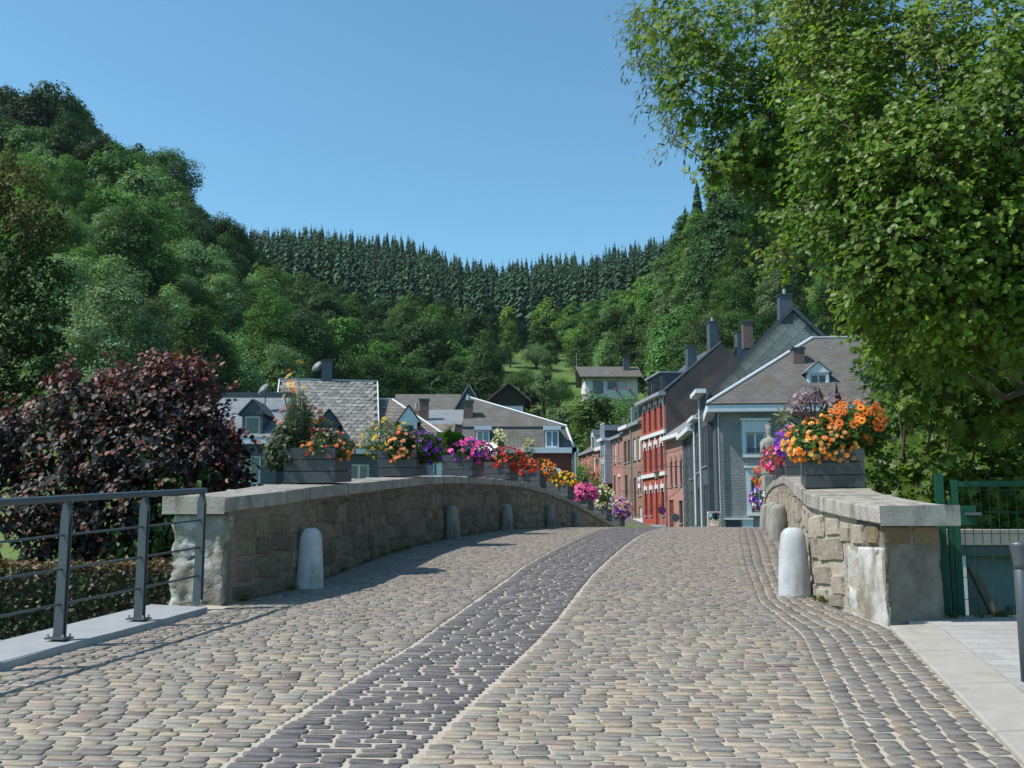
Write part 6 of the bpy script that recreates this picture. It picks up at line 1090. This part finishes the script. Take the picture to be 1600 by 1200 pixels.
for k, (x, y, z, s, g) in enumerate(((-.2, -.1, .08, .17, 0), (-.08, -.16, .14, .18, 0), (.08, -.12, .12, .16, 0), (.02, -.05, .2, .16, 0), (-.26, .0, .0, .17, 1), (.06, -.15, .02, .17, 1), (-.12, .06, .18, .15, 0), (.16, -.02, .04, .15, 1), (-.3, -.08, -.08, .15, 1), (-.16, -.2, .02, .15, 0))):
    mk('leaf', cl[g], root, (x, y, z), (R(50 + rng.uniform(-25, 25)), R(rng.uniform(-30, 30)), rng.uniform(-1, 1)), (s, s, s)); st.tube([(0, 0, -.3), (x * .5, y * .5, z - .08), (x, y, z)], [.012, .008, .005], 6)
st.build('stems', MT['castor_leaf'], root)
for k, (dx, h_) in enumerate(((.19, .3), (.25, .22), (.13, .26))):
    b = MB(); b.prism([(dx - .008, -.05, -.2), (dx + .008, -.05, -.2), (dx + .016 - .03 * k, -.07, h_ * .55), (dx - .05 * k, -.06, h_), (dx - .018 - .03 * k, -.07, h_ * .55)], (.002, .006, 0)); b.build('blade', MT['castor_leaf'], root)
c, t, n = planter(1, 18.6, 'grey flower box with violet petunias on the sunlit parapet, second from the gate', 1.1)
flowers('petunia', 'violet petunia mound beside the stone statue', off(c, t, n, -.1, .15, .16), (.36, .36, .32), 700, .055, GL_, [('petunia', 'violet', 90, .045), ('petunia', 'pink', 8, .045)], hang=.16, facing=(-.5, -.6, .4))
flowers('geranium', 'red trailing geranium under the violet petunias', off(c, t, n, .5, .3, .0), (.2, .3, .16), 200, .05, GR_, [('bell', 'red', 34, .05)], hang=.2, single=False)
c, t, n = planter(1, 26.2, 'third flower box on the sunlit parapet behind the statue', 1.1)
flowers('begonia', 'red and pink begonias tumbling down past the statue', off(c, t, n, .3, .3, .1), (.3, .8, .34), 700, .06, GL_, [('begonia', 'red', 70, .05), ('begonia', 'coral', 50, .05), ('petunia', 'pink', 30, .055)], hang=.2, single=False, facing=(-.8, -.4, .3))
c, t, n = planter(1, 31.5, 'fourth flower box on the sunlit parapet close to its far end', 1.1); flowers('begonia', 'small orange and red flowers near the far end of the sunlit parapet', off(c, t, n, .0, .3, .05), (.4, .6, .4), 500, .06, GL_, [('begonia', 'red', 50, .055), ('begonia', 'orange', 40, .055)], single=False, facing=(-.8, -.4, .3))
c, t, n = planter(1, 36.5, 'last flower box where the sunlit parapet drops behind the crest', 1.1); flowers('petunia', 'violet and white petunias at the far foot of the sunlit parapet', off(c, t, n, .0, .3, .0), (.5, .6, .45), 400, .06, GR_, [('petunia', 'violet', 60, .06), ('petunia', 'white', 40, .06), ('petunia', 'pink', 20, .06)], single=False, facing=(-.8, -.4, .3))
# statue of a robed figure on the sunlit parapet
p, t, n = wpt(1, 31., .12); sz = float(zc(31.)); st = empty('stone_statue', (p[0], p[1], sz), .0, 'weathered stone statue of a robed figure with flat cap on the sunlit parapet', 'statue'); st.scale = (1.42, 1.42, 1.42)
mb = MB(); mb.box(-.2, .2, -.2, .2, .01, .34); bevel(mb.build('pedestal', MT['old_stone'], st), .015)
mb = MB(); mb.lathe([(.17, .34), (.185, .4), (.165, .6), (.15, .8), (.16, .95), (.185, 1.05), (.16, 1.13), (.075, 1.17), (.06, 1.2), (.075, 1.24), (.09, 1.30), (.085, 1.36), (.09, 1.37), (.085, 1.375), (.10, 1.46), (.102, 1.47), (.03, 1.48)], 22)
V = np.array(mb.v); a = np.arctan2(V[:, 1], V[:, 0]); k = np.clip((1.1 - V[:, 2]) / .7, 0, 1); f_ = 1 + .09 * k * np.sin(a * 7 + V[:, 2] * 3); V[:, 0] *= f_ * np.where(V[:, 2] < 1.15, 1.12, .92); V[:, 1] *= f_ * np.where(V[:, 2] < 1.15, .82, 1.05)
mk('figure', npmesh('figure', V, mb.f, MT['old_stone'], True), st); mb = MB(); mb.tube([(-.17, -.02, 1.06), (-.21, -.1, .86), (-.06, -.18, .84)], [.06, .055, .035], 8); mb.tube([(.17, -.02, 1.06), (.2, -.1, .88), (.05, -.18, .9)], [.06, .055, .035], 8); mb.build('arms', MT['old_stone'], st, True); MB().tube([(-.02, -.2, .7), (.03, -.2, 1.12)], .018, 6).build('cross_staff', MT['old_stone'], st)
# ------------------------------------------------------------------ the summer air of the valley
hm = bpy.data.materials.new('haze'); hm.use_nodes = True; hm.node_tree.nodes.remove(hm.node_tree.nodes['Principled BSDF']); pvn = hm.node_tree.nodes.new('ShaderNodeVolumePrincipled'); pvn.inputs['Color'].default_value = (.80, .90, 1., 1); pvn.inputs['Density'].default_value = HAZE; pvn.inputs['Anisotropy'].default_value = .2
hm.node_tree.links.new(pvn.outputs[0], hm.node_tree.nodes['Material Output'].inputs['Volume'])
if HAZE: tag(MB().box(-900, 900, -450, 1000, -6, 165).build('haze', hm), 'thin blue summer haze over the valley', 'haze', kind='stuff')
